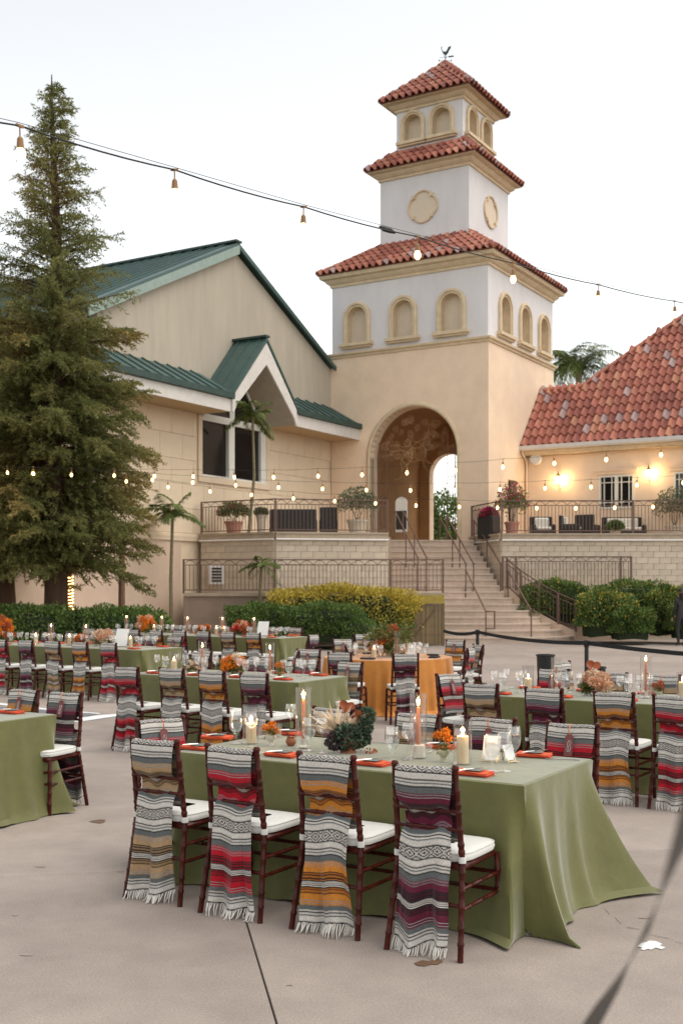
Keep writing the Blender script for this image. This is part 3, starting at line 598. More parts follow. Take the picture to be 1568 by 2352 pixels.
# ================================================================== TERRACE, STAIRS, RAILINGS
terr = MB()
FL = [(-4.62, 38.0), (-2.09, 36.5), (1.50, 37.2)]; FR = [(4.79, 42.34), (5.5, 39.5), (15.5, 39.5)]
terr.prism([Vector((x, y, FLOOR-.12)) for x, y in [(-4.62, 38.1), (-2.09, 36.6), (1.50, 37.3), (1.58, 41.9), (4.7, 41.9), (4.79, 42.34), (5.5, 39.55), (15.5, 39.55), (15.5, 60), (-5, 60)]], (0, 0, .12))
terr.build('terrace', M_step, kind='structure')
def block_wall(name, label, pts, z0, z1, bl=.40, bh=.205):
    t = empty(name, Vector((pts[0][0], pts[0][1], 0)), 0, label, 'wall'); m = MB(); meshes = {}
    for (xa, ya), (xb, yb) in zip(pts, pts[1:]):
        a = Vector((xa, ya, 0)); b = Vector((xb, yb, 0)); d = (b-a); ln = d.length; d.normalize(); nrm = Vector((d.y, -d.x, 0)); rz = math.atan2(d.y, d.x)
        m.prism([a+Z3*z0, b+Z3*z0, b+Z3*z1, a+Z3*z1], -nrm*.2)
        rows = int((z1-z0)/bh)
        for j in range(rows):
            u = -(bl/2 if j % 2 else 0)
            while u < ln-.03:
                u0, u1 = max(u, 0), min(u+bl, ln); u += bl
                if u1-u0 < .05: continue
                k = round(u1-u0, 2)
                if k not in meshes: meshes[k] = MB().bbox((0, 0, 0), (k-.008, .06, bh-.008), .004).mesh('stone_block', M_block)
                o = link('stone_block', meshes[k], t); o.matrix_parent_inverse = Matrix.Translation(-t.location); o.location = a+d*((u0+u1)/2)+nrm*(.012+random.uniform(-.003, .004))+Z3*(z1-(j+.5)*bh); o.rotation_euler = (0, 0, rz)
    m.build('core', M_mort, t)
    m = MB()
    for (xa, ya), (xb, yb) in zip(pts, pts[1:]):
        a = Vector((xa, ya, 0)); b = Vector((xb, yb, 0)); d = (b-a).normalized(); nrm = Vector((d.y, -d.x, 0))
        m.prism([a+nrm*.10-d*.0+Z3*z1, a-nrm*.3+Z3*z1, a-nrm*.3+Z3*(z1+.16), a+nrm*.10+Z3*(z1+.16)], b-a)
        m.prism([a+nrm*.13+Z3*(z1+.16), a-nrm*.3+Z3*(z1+.16), a-nrm*.3+Z3*(z1+.22), a+nrm*.13+Z3*(z1+.22)], b-a)
    m.build('coping', M_cap, t)
    m = MB()
    for (xa, ya), (xb, yb) in zip(pts, pts[1:]):
        a = Vector((xa, ya, 0)); b = Vector((xb, yb, 0)); d = (b-a).normalized(); nrm = Vector((d.y, -d.x, 0)); m.tube([a+nrm*.13+Z3*(z1-.02), b+nrm*.13+Z3*(z1-.02)], .03, 6)
    m.build('conduit', M_pipe, t); return t
WZ = FLOOR-.02
block_wall('terrace_wall', 'beige block retaining wall left of the stairs under the terrace railing', FL, .8, 3.33)
block_wall('terrace_wall', 'beige block retaining wall right of the stairs behind the shrubs', FR, .0, 3.42)
TOPZ = 3.64
def railing(name, label, pts, h, zs, sp=.118, scallop=True, post_at_ends=True, group=None):
    """pts: plan points; zs: base height at each point"""
    t = empty(name, Vector((pts[0][0], pts[0][1], zs[0])), 0, label, 'railing', group); top = MB(); low = MB(); sc = MB(); bal = MB().box((0, 0, .5), (.017, .017, 1.0)).mesh('baluster', M_iron)
    V = [Vector((p[0], p[1], z)) for p, z in zip(pts, zs)]
    for a, b in zip(V, V[1:]):
        top.bar(a+Z3*h, b+Z3*h, .05, .035); top.bar(a+Z3*(h-.16), b+Z3*(h-.16), .03, .025); low.bar(a+Z3*.09, b+Z3*.09, .03, .03)
        n = max(1, int((b-a).length/sp))
        for i in range(n):
            p = a.lerp(b, (i+.5)/n); o = link('baluster', bal, t); o.matrix_parent_inverse = Matrix.Translation(-t.location); o.location = p+Z3*.09; o.scale = (1, 1, h-.25)
        if scallop:
            k = max(2, int((b-a).length/.36))
            for i in range(k): sc.tube([a.lerp(b, (i+s)/k)+Z3*(h-.15+.13*math.sin(math.pi*s)) for s in np.linspace(0, 1, 7)], .009, 4)
    top.build('top_rail', M_iron, t); low.build('bottom_rail', M_iron, t)
    if scallop: sc.build('scallops', M_iron, t)
    for p in V: MB().box(p+Z3*(h/2), (.06, .06, h+.04)).build('post', M_iron, t)
    return t
railing('terrace_railing', 'brown iron railing along the terrace left of the stairs', FL, 1.06, [TOPZ-.11]*3)
railing('terrace_railing', 'brown iron railing along the terrace in front of the patio seats on the right', [FR[0], FR[1], (10.0, 39.5), (15.5, 39.5)], 1.12, [TOPZ]*4)
# lower terrace with its own fence, left
zb = 1.55; lowY = 35.3
m = MB(); m.prism([Vector((-4.84, lowY, -.04)), Vector((3.12, lowY, -.04)), Vector((3.12, 36.1, -.04)), Vector((1.5, 36.1, -.04)), Vector((1.5, 37.1, -.04)), Vector((-2.09, 36.5, -.04)), Vector((-4.9, 38.1, -.04))], (0, 0, zb)); lw = m.build('planter_wall', pm('brown_planter_stucco', (0.27, 0.20, 0.15), rough=.9, var=.12, scale=2, big=.1), label='low brown planter wall below the left terrace fence', cat='wall')
m = MB(); m.prism([Vector((-4.84, lowY-.06, zb-.04)), Vector((3.14, lowY-.06, zb-.04)), Vector((3.14, lowY+.3, zb-.04)), Vector((-4.84, lowY+.3, zb-.04))], (0, 0, .1)); m.build('coping', M_cap, lw)
railing('lower_fence', 'brown iron fence on the low planter wall under the left terrace', [(-4.84, lowY), (-2.05, lowY), (1.5, lowY), (3.11, lowY)], 1.02, [zb+.06]*4)
railing('lower_fence', 'short brown iron fence against the block wall behind the right shrubs', [(5.45, 38.95), (5.9, 38.95), (9.45, 38.95), (9.8, 38.95)], 1.12, [1.7]*4)
m = MB(); m.prism([Vector((5.4, 38.9, -.04)), Vector((9.8, 38.9, -.04)), Vector((9.8, 39.4, -.04)), Vector((5.4, 39.4, -.04))], (0, 0, 1.72)); m.build('planter_wall', M_lpink, label='rosy planter wall behind the right shrubs', cat='wall')
# bamboo gate under the fence at the foot of the stairs
gt = empty('bamboo_gate', P(982, 1445, 34.9), 0, 'brown slatted gate with a yellow lintel left of the stair foot', 'gate')
a = P(945, 1440, 34.9); b = P(1017, 1440, 34.9); M_bam = pm('bamboo_brown', (0.20, 0.14, 0.07), rough=.7, var=.25, objrand=.3)
sl = MB().box((0, 0, .5), (.05, .03, 1)).mesh('slat', M_bam)
for k in range(17):
    o = link('slat', sl, gt); o.matrix_parent_inverse = Matrix.Translation(-gt.location); o.location = (a.x+.04+k*(b.x-a.x-.08)/16, 34.9, 0.05); o.scale = (1, 1, 1.18)
m = MB(); m.box(((a.x+b.x)/2, 34.88, 1.42), (b.x-a.x+.06, .12, .26)); m.build('lintel', pm('mustard_paint', (0.34, 0.25, 0.05), rough=.7, var=.2), gt)
m = MB(); m.box((a.x, 34.9, .7), (.08, .09, 1.4)); m.box((b.x, 34.9, .7), (.08, .09, 1.4)); m.bar((a.x+.1, 34.87, .3), (b.x-.25, 34.87, 1.1), .06, .02); m.build('frame', M_bam, gt)
# stairs
stair = empty('staircase', (3.5, 36.3, 0), 0, 'wide concrete staircase flaring out at the bottom, leading to the tower arch', 'stairs')
NS = 17; rise = FLOOR/NS; run = .325
for i in range(NS):
    yf = 36.35+run*i; z1_ = rise*(i+1); left = 1.60
    if yf > 38.6: right = 5.46+(4.72-5.46)*((yf-38.6)/(41.8-38.6)); arc = [(right, yf), (right, 42.1)]
    else:
        fl_ = 2.05*(1-i/7.2)**1.25 if i < 7 else 0; xr = 5.5+fl_; ay = 1.1*(fl_/2.05)+.02
        arc = [(5.2, yf)]+[(5.2+(xr-5.2)*math.sin(t), yf+ay*(1-math.cos(t))) for t in np.linspace(.2, math.pi/2, 7)]+[(xr, 38.7), (5.5, 38.75), (5.4, 42.1)]
    poly = [(left, yf)]+arc+[(left, 42.1)]
    m = MB(); m.prism([Vector((x, y, -.04)) for x, y in poly], (0, 0, z1_-.05+.04))
    ps = [Vector((x, y-.045 if y < yf+1.3 and k < len(poly)-2 else y, z1_-.05)) for k, (x, y) in enumerate(poly)]
    m.prism(ps, (0, 0, .05)); m.build('step', M_step, stair)
m = MB(); m.prism([Vector((1.3, 37.3, -.04)), Vector((1.60, 37.3, -.04)), Vector((1.60, 42.3, -.04)), Vector((1.3, 42.3, -.04))], (0, 0, 3.45)); m.build('cheek_wall', M_cap, stair)
def handrail(label, pts, posts):
    t = empty('handrail', Vector((pts[0].x, pts[0].y, 0)), 0, label, 'handrail', 'stair handrails'); m = MB(); m.tube(pts, .028, 7); m.build('rail', M_iron, t, smooth=True)
    for p, zb_ in posts: MB().tube([Vector((p.x, p.y, zb_)), p], .024, 6).build('post', M_iron, t)
def stz(y): return rise*max(0, min(NS, int((y-36.35)/run)+1))
for nm, pa, pb in (('leftmost handrail on the upper stairs', (906, 1172), (959, 1281)), ('second handrail from the left on the upper stairs', (925, 1174), (979, 1281)), ('third handrail from the left on the upper stairs', (1010, 1190), (1069, 1295)), ('fourth handrail from the left on the upper stairs', (1025, 1185), (1087, 1295)), ('handrail along the right wall of the upper stairs', (1088, 1195), (1149, 1295))):
    A = P(*pa, 41.6); Bq = P(*pb, 38.9); Mq = A.lerp(Bq, .5); handrail('brown iron '+nm, [A+Vector((0, .25, 0)), A, Bq, Bq-Vector((0, .2, 0))], [(A, FLOOR), (Mq, stz(Mq.y)-.1), (Bq, stz(Bq.y)-.1)])
A = P(1069, 1309, 38.6); Bq = P(1115, 1404, 36.6); handrail('brown iron handrail down the middle of the lower stairs', [A, Bq, Bq+Vector((.28, 0, .0)), Bq+Vector((.28, 0, -.55)), Bq+Vector((0, 0, -.55))], [(A, stz(38.6)-.1), (Bq, 0)])
A = P(1166, 1311, 38.6); Bq = P(1219, 1402, 36.6); handrail('brown iron handrail on the right of the lower stairs', [A, Bq], [(A, stz(38.6)-.1), (Bq, 0)])
fp = [(5.55, 38.65), (5.95, 38.2), (6.5, 37.95), (7.1, 37.75), (7.65, 37.6)]; railing('flare_railing', 'brown iron railing curving down the flared right side of the stairs', fp, 1.0, [1.75, 1.35, .95, .6, .35])
m = MB(); cv = [Vector((x, y, 0)) for x, y in fp]; zt = [1.75, 1.35, .95, .6, .35]
for (p, q), (za, zb_) in zip(zip(cv, cv[1:]), zip(zt, zt[1:])): m.prism([p-Z3*.04, q-Z3*.04, q+Z3*zb_, p+Z3*za], (0.05, .22, 0))
m.build('flare_kerb', M_lpink, stair)
# louvred vent on the left wall
vt = empty('louvre_vent', P(497, 1340, 37.5), 0, 'small white louvred vent on the wall behind the lower fence', 'vent')
c = P(497, 1320, 37.5); m = MB(); m.box(c, (.5, .06, .62)); m.build('frame', M_pipe, vt)
for k in range(5): MB().box(c+Vector((.02, -.045, -.2+k*.1)), (.32, .03, .055)).build('louvre', M_dark, vt)

# ================================================================== CHAIRS, BLANKETS, TABLES
AR = R(31.5); RV2 = Vector((math.cos(AR), -math.sin(AR), 0)); DV2 = Vector((math.sin(AR), math.cos(AR), 0)); FACE = -AR    # rz of a chair facing along DV2
M_wood = pm('mahogany_lacquer', (0.055, 0.008, 0.005), rough=0.27, var=0.5, scale=18, spec=0.22)
M_cush = pm('ivory_cushion', (0.63, 0.62, 0.58), rough=0.85, var=0.03, scale=30, bump=0.08, bscale=250)
def ringed(p, q, r, rings):
    p = Vector(p); q = Vector(q); pts = []; rr = []
    ts = sorted(rings); L = (q-p).length; e = .006/L
    pts.append(p); rr.append(r)
    for t in ts:
        for dt, k in ((-1.8*e, 1.0), (-.9*e, 1.2), (.9*e, 1.2), (1.8*e, 1.0)):
            pts.append(p.lerp(q, t+dt)); rr.append(r*k)
    pts.append(q); rr.append(r); return pts, rr
def make_chair():
    t = empty('chair')
    for sx in (-1, 1):
        m = MB(); a, ra = ringed((sx*.197, -.275, 0), (sx*.172, -.195, .45), .0150, (.18, .34, .55, .72, .9)); b, rb = ringed((sx*.172, -.195, .45), (sx*.162, -.255, .90), .0150, (.12, .2, .36, .55, .63, .78))
        m.tube(a+b[1:], ra+rb[1:], 8); m.lathe([(.015, .9), (.019, .905), (.019, .918), (.013, .926), (.0, .928)], (sx*.162, -.255, 0), 8); m.build('back_post', M_wood, t, False, True)
        m = MB(); a, ra = ringed((sx*.20, .20, 0), (sx*.19, .185, .43), .0155, (.2, .4, .6, .8)); m.tube(a, ra, 8); m.build('front_leg', M_wood, t, False, True)
        m = MB(); a, ra = ringed((sx*.184, -.23, .235), (sx*.195, .19, .235), .010, (.2, .5, .8)); m.tube(a, ra, 6); m.build('side_stretcher', M_wood, t, False, True)
        m = MB(); a, ra = ringed((sx*.178, -.215, .33), (sx*.193, .188, .33), .010, (.2, .5, .8)); m.tube(a, ra, 6); m.build('side_stretcher', M_wood, t, False, True)
    for y, z in ((.19, .24), (.187, .33), (-.226, .25)):
        m = MB(); a, ra = ringed((-.193, y, z), (.193, y, z), .010, (.2, .5, .8)); m.tube(a, ra, 6); m.build('cross_stretcher', M_wood, t, False, True)
    m = MB(); m.bbox((0, -.005, .428), (.37, .40, .035), .012); m.build('seat_frame', M_wood, t, False, True)
    m = MB(); rows = []
    for z, k in ((.446, .93), (.452, 1.0), (.470, 1.03), (.488, 1.0), (.497, .93), (.502, .75), (.504, .3)):
        rows.append([Vector((math.copysign(abs(math.cos(a))**.42, math.cos(a))*(.19+.012*math.sin(a))*k, math.copysign(abs(math.sin(a))**.42, math.sin(a))*.205*k+.002, z)) for a in np.linspace(0, 2*math.pi, 33)])
    m.grid(rows); cu_ = m.build('cushion', M_cush, t, False, True)
    m = MB(); ps = [p*1.0 for p in rows[3]]; m.tube([Vector((p.x*1.005, p.y*1.005, .489)) for p in ps], .004, 5, False); m.build('piping', M_cush, cu_, False, True)
    for z, y, r_ in ((.885, -.252, .014), (.70, -.229, .011), (.61, -.217, .011)):
        m = MB(); a, ra = ringed((-.165, y, z), (.165, y, z), r_, (.25, .5, .75)); m.tube(a, ra, 7); m.build('back_rail', M_wood, t, False, True)
    for sx in (-1, 1): MB().lathe([(.019, .452), (.020, .46), (.020, .475), (.019, .482)], (sx*.173, -.198, 0), 8).build('cushion_tie', M_cush, t, False, True)
    return t
# ---- striped blankets
WH = (.53, .50, .46); GR = (.105, .115, .115); BK = (.016, .015, .015); MG = (.22, .22, .22)
CLR = {'tan': ((.35, .23, .125), (.25, .16, .085), 'tan'), 'red': ((.37, .010, .022), (.24, .008, .015), 'red'), 'orange': ((.48, .185, .03), (.36, .12, .02), 'orange'), 'maroon': ((.105, .014, .032), (.055, .010, .018), 'maroon')}
def stripe_table(c):
    C, D, _ = CLR[c]; K = BK
    seg = [(70, 'X'), (11, K), (40, WH), (10, K), (12, WH), (11, GR), (13, WH), (10, K), (40, GR)]
    seg += [(8, C), (7, MG), (12, C), (6, MG)] + [(42, C), (8, K), (9, D), (11, K), (13, D), (12, K), (6, D)]
    seg += [(10, K), (8, WH), (6, K), (8, WH), (6, K), (8, WH), (10, K)]
    seg += [(8, D), (7, K), (18, D), (8, K), (46, C), (7, MG), (13, C), (7, MG), (10, C), (36, GR), (11, WH), (10, K), (13, WH), (10, GR), (38, WH), (11, K)]
    tot = sum(s[0] for s in seg); return seg, tot
UNIT = .00071
def stripe_col(tb, s, u):
    seg, tot = tb; x = (s/UNIT) % tot
    for w, c in seg:
        if x < w:
            if c == 'X':
                xx = (u/UNIT) % 110; yy = x-35; d = abs(xx-55)/55+abs(yy)/35; return BK if int(d*3.2) % 2 == 0 else WH
            return c
        x -= w
    return WH
def blanket_mesh(c, seed, sway=0.0):
    rg = np.random.default_rng(seed); tb = stripe_table(c)
    path = [(-.150, .53), (-.165, .62), (-.188, .74), (-.212, .83), (-.226, .885), (-.236, .908), (-.254, .914), (-.270, .906), (-.278, .88), (-.280, .80), (-.276, .745), (-.262, .715), (-.232, .70), (-.208, .685), (-.200, .655), (-.205, .625), (-.226, .600), (-.246, .575), (-.252, .53), (-.258, .45), (-.266, .33), (-.268, .2), (-.266, .1), (-.268, .045)]
    wid = [.275, .28, .29, .295, .298, .30, .30, .30, .298, .292, .28, .26, .25, .25, .25, .25, .255, .26, .27, .28, .285, .29, .295, .30]
    pts = np.array(path); seg = np.r_[0, np.cumsum(np.linalg.norm(np.diff(pts, axis=0), axis=1))]
    crest = seg[6]; n = 290; m = 34; ss = np.linspace(0, seg[-1], n+1)
    Y = np.interp(ss, seg, pts[:, 0]); Zc = np.interp(ss, seg, pts[:, 1]); Wd = np.interp(ss, seg, wid)
    k = np.ones(9)/9; pad = lambda a: np.r_[[a[0]]*4, a, [a[-1]]*4]; Y = np.convolve(pad(Y), k, 'valid'); Zc = np.convolve(pad(Zc), k, 'valid')
    us = np.linspace(-.5, .5, m+1); fq = rg.uniform(1.3, 2.4); tw = rg.uniform(-2.2, 2.2); gath = rg.uniform(.0, .22); ph = rg.uniform(0, 6.28, 6); low = np.clip((ss-seg[17])/(seg[-1]-seg[17]), 0, 1); tuck = np.exp(-((Zc-.655)/.06)**2)*(ss > crest)
    V = np.zeros((n+1, m+1, 3))
    for j, u in enumerate(us):
        fold = .011*(1+.9*low)*np.sin(2*np.pi*(u*fq)+ph[0]+low*tw)+.004*np.sin(2*np.pi*u*4.1+ph[1])+.0015*np.sin(2*np.pi*u*8+ph[2]+ss*4)
        curl = np.where(u > .30, (u-.30)*.5, 0)*low
        V[:, j, 0] = u*Wd*(1-gath*np.sin(np.pi*np.clip(low*1.15, 0, 1)))*(1-.6*max(0, u-.28)*low)+sway*low**1.4+.004*np.sin(ss*17+ph[3]+u*3)
        V[:, j, 1] = Y-fold*(.25+1.3*low)*np.where(ss < crest, -.5, 1)*(1-.7*tuck)+curl*.35
        V[:, j, 2] = Zc-.012*np.cos(2*np.pi*u+ph[4])*np.where(ss > crest, np.clip((ss-crest)*3, 0, 1), .3)-.012*low*np.sin(u*9+ph[5])+.01*tuck*np.sin(u*14+ph[2])
    V[:, :, 2] = np.maximum(V[:, :, 2], .03)
    me = bpy.data.meshes.new('serape_'+c); nc = m+1
    me.vertices.add((n+1)*nc); me.vertices.foreach_set('co', V.astype(np.float32).ravel())
    i, j = np.meshgrid(np.arange(n), np.arange(m), indexing='ij'); a = (i*nc+j).ravel(); q = np.stack([a, a+1, a+nc+1, a+nc], 1).astype(np.int32)
    me.loops.add(q.size); me.loops.foreach_set('vertex_index', q.ravel()); me.polygons.add(len(q)); me.polygons.foreach_set('loop_start', np.arange(0, q.size, 4, dtype=np.int32))
    cl = np.ones((n, m, 4), np.float32); wob = np.zeros(m); ds = ss[1]-ss[0]; du = .30/m
    rowc = []
    for ii in range(n):
        s0 = abs(ss[ii]-crest); xs_ = [(s0+.012+ds*a)/UNIT % tb[1] for a in (.1, .3, .5, .7, .9)]
        rowc.append(None if any(x < 70 for x in xs_) else np.mean([stripe_col(tb, x*UNIT, 0) for x in xs_], axis=0))
    for ii in range(n):
        s0 = abs(ss[ii]-crest)
        for jj in range(m): cl[ii, jj, :3] = rowc[ii] if rowc[ii] is not None else np.mean([stripe_col(tb, s0+.012+ds*a, us[jj]*.30+.2+du*b) for a in (.25, .75) for b in (.25, .75)], axis=0)
    cl[:, :, :3] *= (1+.07*rg.normal(size=(n, m, 1))).clip(.7, 1.35)
    at = me.color_attributes.new('weave', 'FLOAT_COLOR', 'CORNER'); at.data.foreach_set('color', np.repeat(cl.reshape(-1, 4), 4, axis=0).ravel())
    me.materials.append(M_wool); me.polygons.foreach_set('use_smooth', [True]*len(q)); me.update(calc_edges=True)
    # fringe
    f = MB()
    for jj in range(0, m+1):
        p = Vector(V[-1, jj]); a = rg.uniform(-.5, .5); L = rg.uniform(.02, .06); o = Vector((math.sin(a)*.4, -abs(math.cos(a))*.7, 0))*L
        f.tube([p, p+o*.3-Z3*.012, Vector((p.x+o.x*.8, p.y+o.y*.7, max(.006, p.z-.032))), Vector((p.x+o.x*1.2+rg.uniform(-.012, .012), p.y+o.y*1.1, .005))], [.0032, .0035, .003, .0012], 4)
    return me, f.mesh('fringe', M_fringe)
def wool():
    m = bpy.data.materials.new('striped_wool'); m.use_nodes = True; nt = m.node_tree; N = nt.nodes; L = nt.links; b = N['Principled BSDF']
    a = N.new('ShaderNodeAttribute'); a.attribute_name = 'weave'; tc = N.new('ShaderNodeTexCoord'); nz = N.new('ShaderNodeTexNoise'); nz.inputs['Scale'].default_value = 160; L.new(tc.outputs['Object'], nz.inputs['Vector'])
    mr = N.new('ShaderNodeMapRange'); mr.inputs[3].default_value = .8; mr.inputs[4].default_value = 1.2; L.new(nz.outputs['Fac'], mr.inputs[0])
    hv = N.new('ShaderNodeHueSaturation'); L.new(a.outputs['Color'], hv.inputs['Color']); L.new(mr.outputs[0], hv.inputs['Value']); L.new(hv.outputs[0], b.inputs['Base Color'])
    b.inputs['Roughness'].default_value = .95; b.inputs['Specular IOR Level'].default_value = .1; b.inputs['Sheen Weight'].default_value = .15
    bp = N.new('ShaderNodeBump'); bp.inputs['Strength'].default_value = .3; bp.inputs['Distance'].default_value = .003; L.new(nz.outputs['Fac'], bp.inputs['Height']); L.new(bp.outputs[0], b.inputs['Normal']); return m
M_wool = wool(); M_fringe = pm('wool_fringe', (.66, .63, .58), rough=.95, var=.1)
BL = {}
for ci, c in enumerate(('tan', 'red', 'orange', 'maroon')):
    for s in range(3): BL[c, s] = blanket_mesh(c, 11+ci*5+s*31, (-.02, .022, .012)[s])
M_tag = pm('plum_card', (0.16, 0.05, 0.05), rough=.7, var=.1); M_ink = pm('white_ink', (.7, .66, .64)); M_rib = pm('rust_ribbon', (.55, .16, .05), rough=.6)
def tag_meshes():
    z0, z1, w = .72, .855, .027; pts = [(-w, z0), (w, z0), (w, z1-.02), (w*.6, z1-.004), (0, z1), (-w*.6, z1-.004), (-w, z1-.02)]
    y = lambda z: -.176-(z-.72)*.27+.012
    a = MB(); a.prism([Vector((x, y(z), z)) for x, z in pts], (0, .002, 0))
    b = MB()
    for k in range(3):
        ps = [Vector((-.012+k*.010+.003*math.sin(t*14+k*2), y(.745+t*.07)+.0035, .745+t*.07)) for t in np.linspace(0, 1, 9)]; b.tube(ps, .0011, 3)
    r_ = MB(); r_.tube([Vector((0, y(.85)+.003, .85)), Vector((.004, -.19, .885)), Vector((0, -.225, .915))], .0035, 4)
    return a.mesh('card', M_tag), b.mesh('handwriting', M_ink), r_.mesh('ribbon', M_rib)
TAGM = tag_meshes()
chair0 = make_chair(); chair_used = [False]; CH = []
def place_chair(loc, rz, col, where, carded=False, group=None):
    """loc: plan position of the seat centre"""
    t = chair0 if not chair_used[0] else copy_tree(chair0); chair_used[0] = True
    t.location = (loc.x, loc.y, 0); t.rotation_euler = (0, 0, rz); tag(t, '%s blanketed wooden chair, %s' % (col, where), 'chair', group or 'wooden banquet chairs')
    s = (len(CH)*7+len(CH)//4) % 3; me, fr = BL[col, s]
    b = link('striped_blanket', me); b.location = t.location; b.rotation_euler = (0, 0, rz); tag(b, '%s striped blanket, chair %s' % (col, where), 'blanket', 'striped woven blankets')
    link('fringe', fr, b)
    if carded:
        c = link('name_card', TAGM[0]); c.location = t.location; c.rotation_euler = (0, 0, rz); tag(c, 'plum card, chair %s' % where, 'card', 'name cards on chair backs'); link('handwriting', TAGM[1], c); link('ribbon', TAGM[2], c)
    CH.append(t); return t
def rot(v, rz): return Matrix.Rotation(rz, 3, 'Z') @ Vector(v)
def by_post(px, py, rz, local=(.162, -.255)):      # seat centre from the seen top of a back post
    p = G(px, py, .92); q = rot((local[0], local[1], 0), rz); return Vector((p.x-q.x, p.y-q.y, 0))
FB = FACE+math.pi
NEARCH = [((407, 1700), 'tan', 'leftmost of the four nearest backs at the front table'), ((589.5, 1718), 'red', 'second from left of the four nearest backs at the front table'), ((811.6, 1737), 'orange', 'third from left of the four nearest backs at the front table'), ((1045, 1761), 'maroon', 'rightmost of the four nearest backs at the front table')]
for p, c, w in NEARCH: place_chair(by_post(*p, FACE+.02), FACE+.02, c, w)
ctr = lambda px, py, rz: by_post(px, py, rz, (0, -.255))
place_chair(ctr(368, 1648, -AR-math.pi/2-.45), -AR-math.pi/2-.45, 'red', 'at the left end of the front table', True)
for p, c, w in (((745, 1628), 'tan', 'far side of the front table behind the pale dried flowers'), ((941, 1640), 'tan', 'far side of the front table behind the tall taper candle'), ((1112, 1651), 'maroon', 'far side of the front table behind the cream pillar candle'), ((1299, 1664), 'red', 'far side of the front table at its right end')):
    place_chair(ctr(*p, FB)+DV2*.12, FB, c, w, True)
for p, c, w in (((318, 1532), 'red', 'first from left near side of the middle green table'), ((422, 1535.5), 'tan', 'second from left near side of the middle green table'), ((515.5, 1541.7), 'orange', 'third from left near side of the middle green table'), ((614.3, 1547.8), 'maroon', 'rightmost near side of the middle green table')): place_chair(by_post(*p, FACE), FACE, c, w)
for p, c, w in (((448, 1497), 'tan', 'far side of the middle table by the brown flower'), ((578, 1511), 'maroon', 'far side of the middle table behind the marigold bouquet'), ((690, 1516), 'red', 'far side of the middle table by its right wine glasses'), ((789, 1521), 'tan', 'at the far right corner of the middle green table')): place_chair(ctr(*p, FB)+DV2*.15, FB, c, w, True)
for p, c, w in (((1142, 1571.4), 'tan', 'leftmost near side of the right green table'), ((1289.7, 1582), 'maroon', 'second from left near side of the right green table'), ((1453.5, 1591.2), 'orange', 'third from left near side of the right green table')): place_chair(by_post(*p, FACE), FACE, c, w)
place_chair(by_post(1500.3, 1594, FACE, (-.162, -.255)), FACE, 'red', 'cut off by the right picture edge at the right green table')
place_chair(ctr(1028, 1546, -AR-math.pi/2-.3), -AR-math.pi/2-.3, 'red', 'at the left end of the right green table', True)
for p, c, w in (((1263, 1537), 'red', 'far side of the right table beside the first black bin'), ((1395, 1545), 'tan', 'far side of the right table behind the peach bouquet'), ((1515, 1550), 'tan', 'far side of the right table at the right picture edge')): place_chair(ctr(*p, FB)+DV2*.1, FB, c, w, True)
place_chair(ctr(1285, 1519, FB+1.2), FB+1.2, 'tan', 'turned sideways behind the right green table')
place_chair(by_post(88.8, 1583.4, FB, (-.162, -.255)), FB, 'orange', 'far side of the left edge table', True); place_chair(by_post(189, 1590, FB+.12, (-.162, -.255)), FB+.12, 'maroon', 'at the far right corner of the left edge table', True)
base = G(267.4, 1477, .92); cols = ('red', 'orange', 'tan', 'maroon')
for k in range(6):
    p = base-RV2*(.60*k); q = rot((.162, -.255, 0), FACE); place_chair(Vector((p.x-q.x, p.y-q.y, 0)), FACE, cols[k % 4], '%s from right, near side of the far left table' % ('first', 'second', 'third', 'fourth', 'fifth', 'sixth')[k])
for k in range(6):
    p = Vector((-3.05, 20.0, 0))-RV2*(.62*k); place_chair(p, FB, cols[(k+2) % 4], '%s from right, far side of the far left table' % ('first', 'second', 'third', 'fourth', 'fifth', 'sixth')[k], True)
base = G(597.5, 1453.2, .92)
for k in range(8):
    p = base-RV2*(.60*k); q = rot((.162, -.255, 0), FACE); place_chair(Vector((p.x-q.x, p.y-q.y, 0)), FACE, ('orange', 'tan', 'maroon', 'red')[k % 4], '%s from right, near side of the farthest table' % ('first', 'second', 'third', 'fourth', 'fifth', 'sixth', 'seventh', 'eighth')[k])
for k in range(6):
    p = Vector((-1.1, 24.35, 0))-RV2*(.66*k); place_chair(p, FB, cols[(k+1) % 4], '%s from right, far side of the farthest table' % ('first', 'second', 'third', 'fourth', 'fifth', 'sixth')[k], True)
place_chair(ctr(719, 1457, FACE+math.pi/2), FACE+math.pi/2, 'maroon', 'at the right end of the farthest table')
place_chair(ctr(709, 1490, FB+.3), FB+.3, 'tan', 'alone between the middle table and the farthest table', True); place_chair(ctr(684, 1494, FB-.9), FB-.9, 'red', 'turned sideways between the middle table and the farthest table')
# round table chairs
RT = Vector((.673, 16.75, 0))
def round_chair(px, py, c, w, carded=False):
    p = G(px, py, .92); v = Vector((RT.x-p.x, RT.y-p.y, 0)).normalized(); rz = math.atan2(-v.x, v.y); q = rot((0, -.255, 0), rz); place_chair(Vector((p.x-q.x, p.y-q.y, 0)), rz, c, w, carded)
for a in (((931, 1501), 'maroon', 'nearest at the round orange table'), ((780, 1498), 'maroon', 'front left of the round orange table'), ((1080, 1488), 'red', 'right of the round orange table with its back half turned'), ((1046, 1470), 'orange', 'behind the round orange table on the right', True), ((1098, 1480), 'tan', 'rightmost by the round orange table, seen edge on'), ((786, 1467), 'tan', 'far left of the round orange table', True), ((803, 1482), 'tan', 'left of the round orange table behind its plates', True), ((835, 1456), 'tan', 'far behind the round orange table on the left', True), ((860, 1451), 'maroon', 'farthest behind the round orange table', True)): round_chair(*a[0], *a[1:])
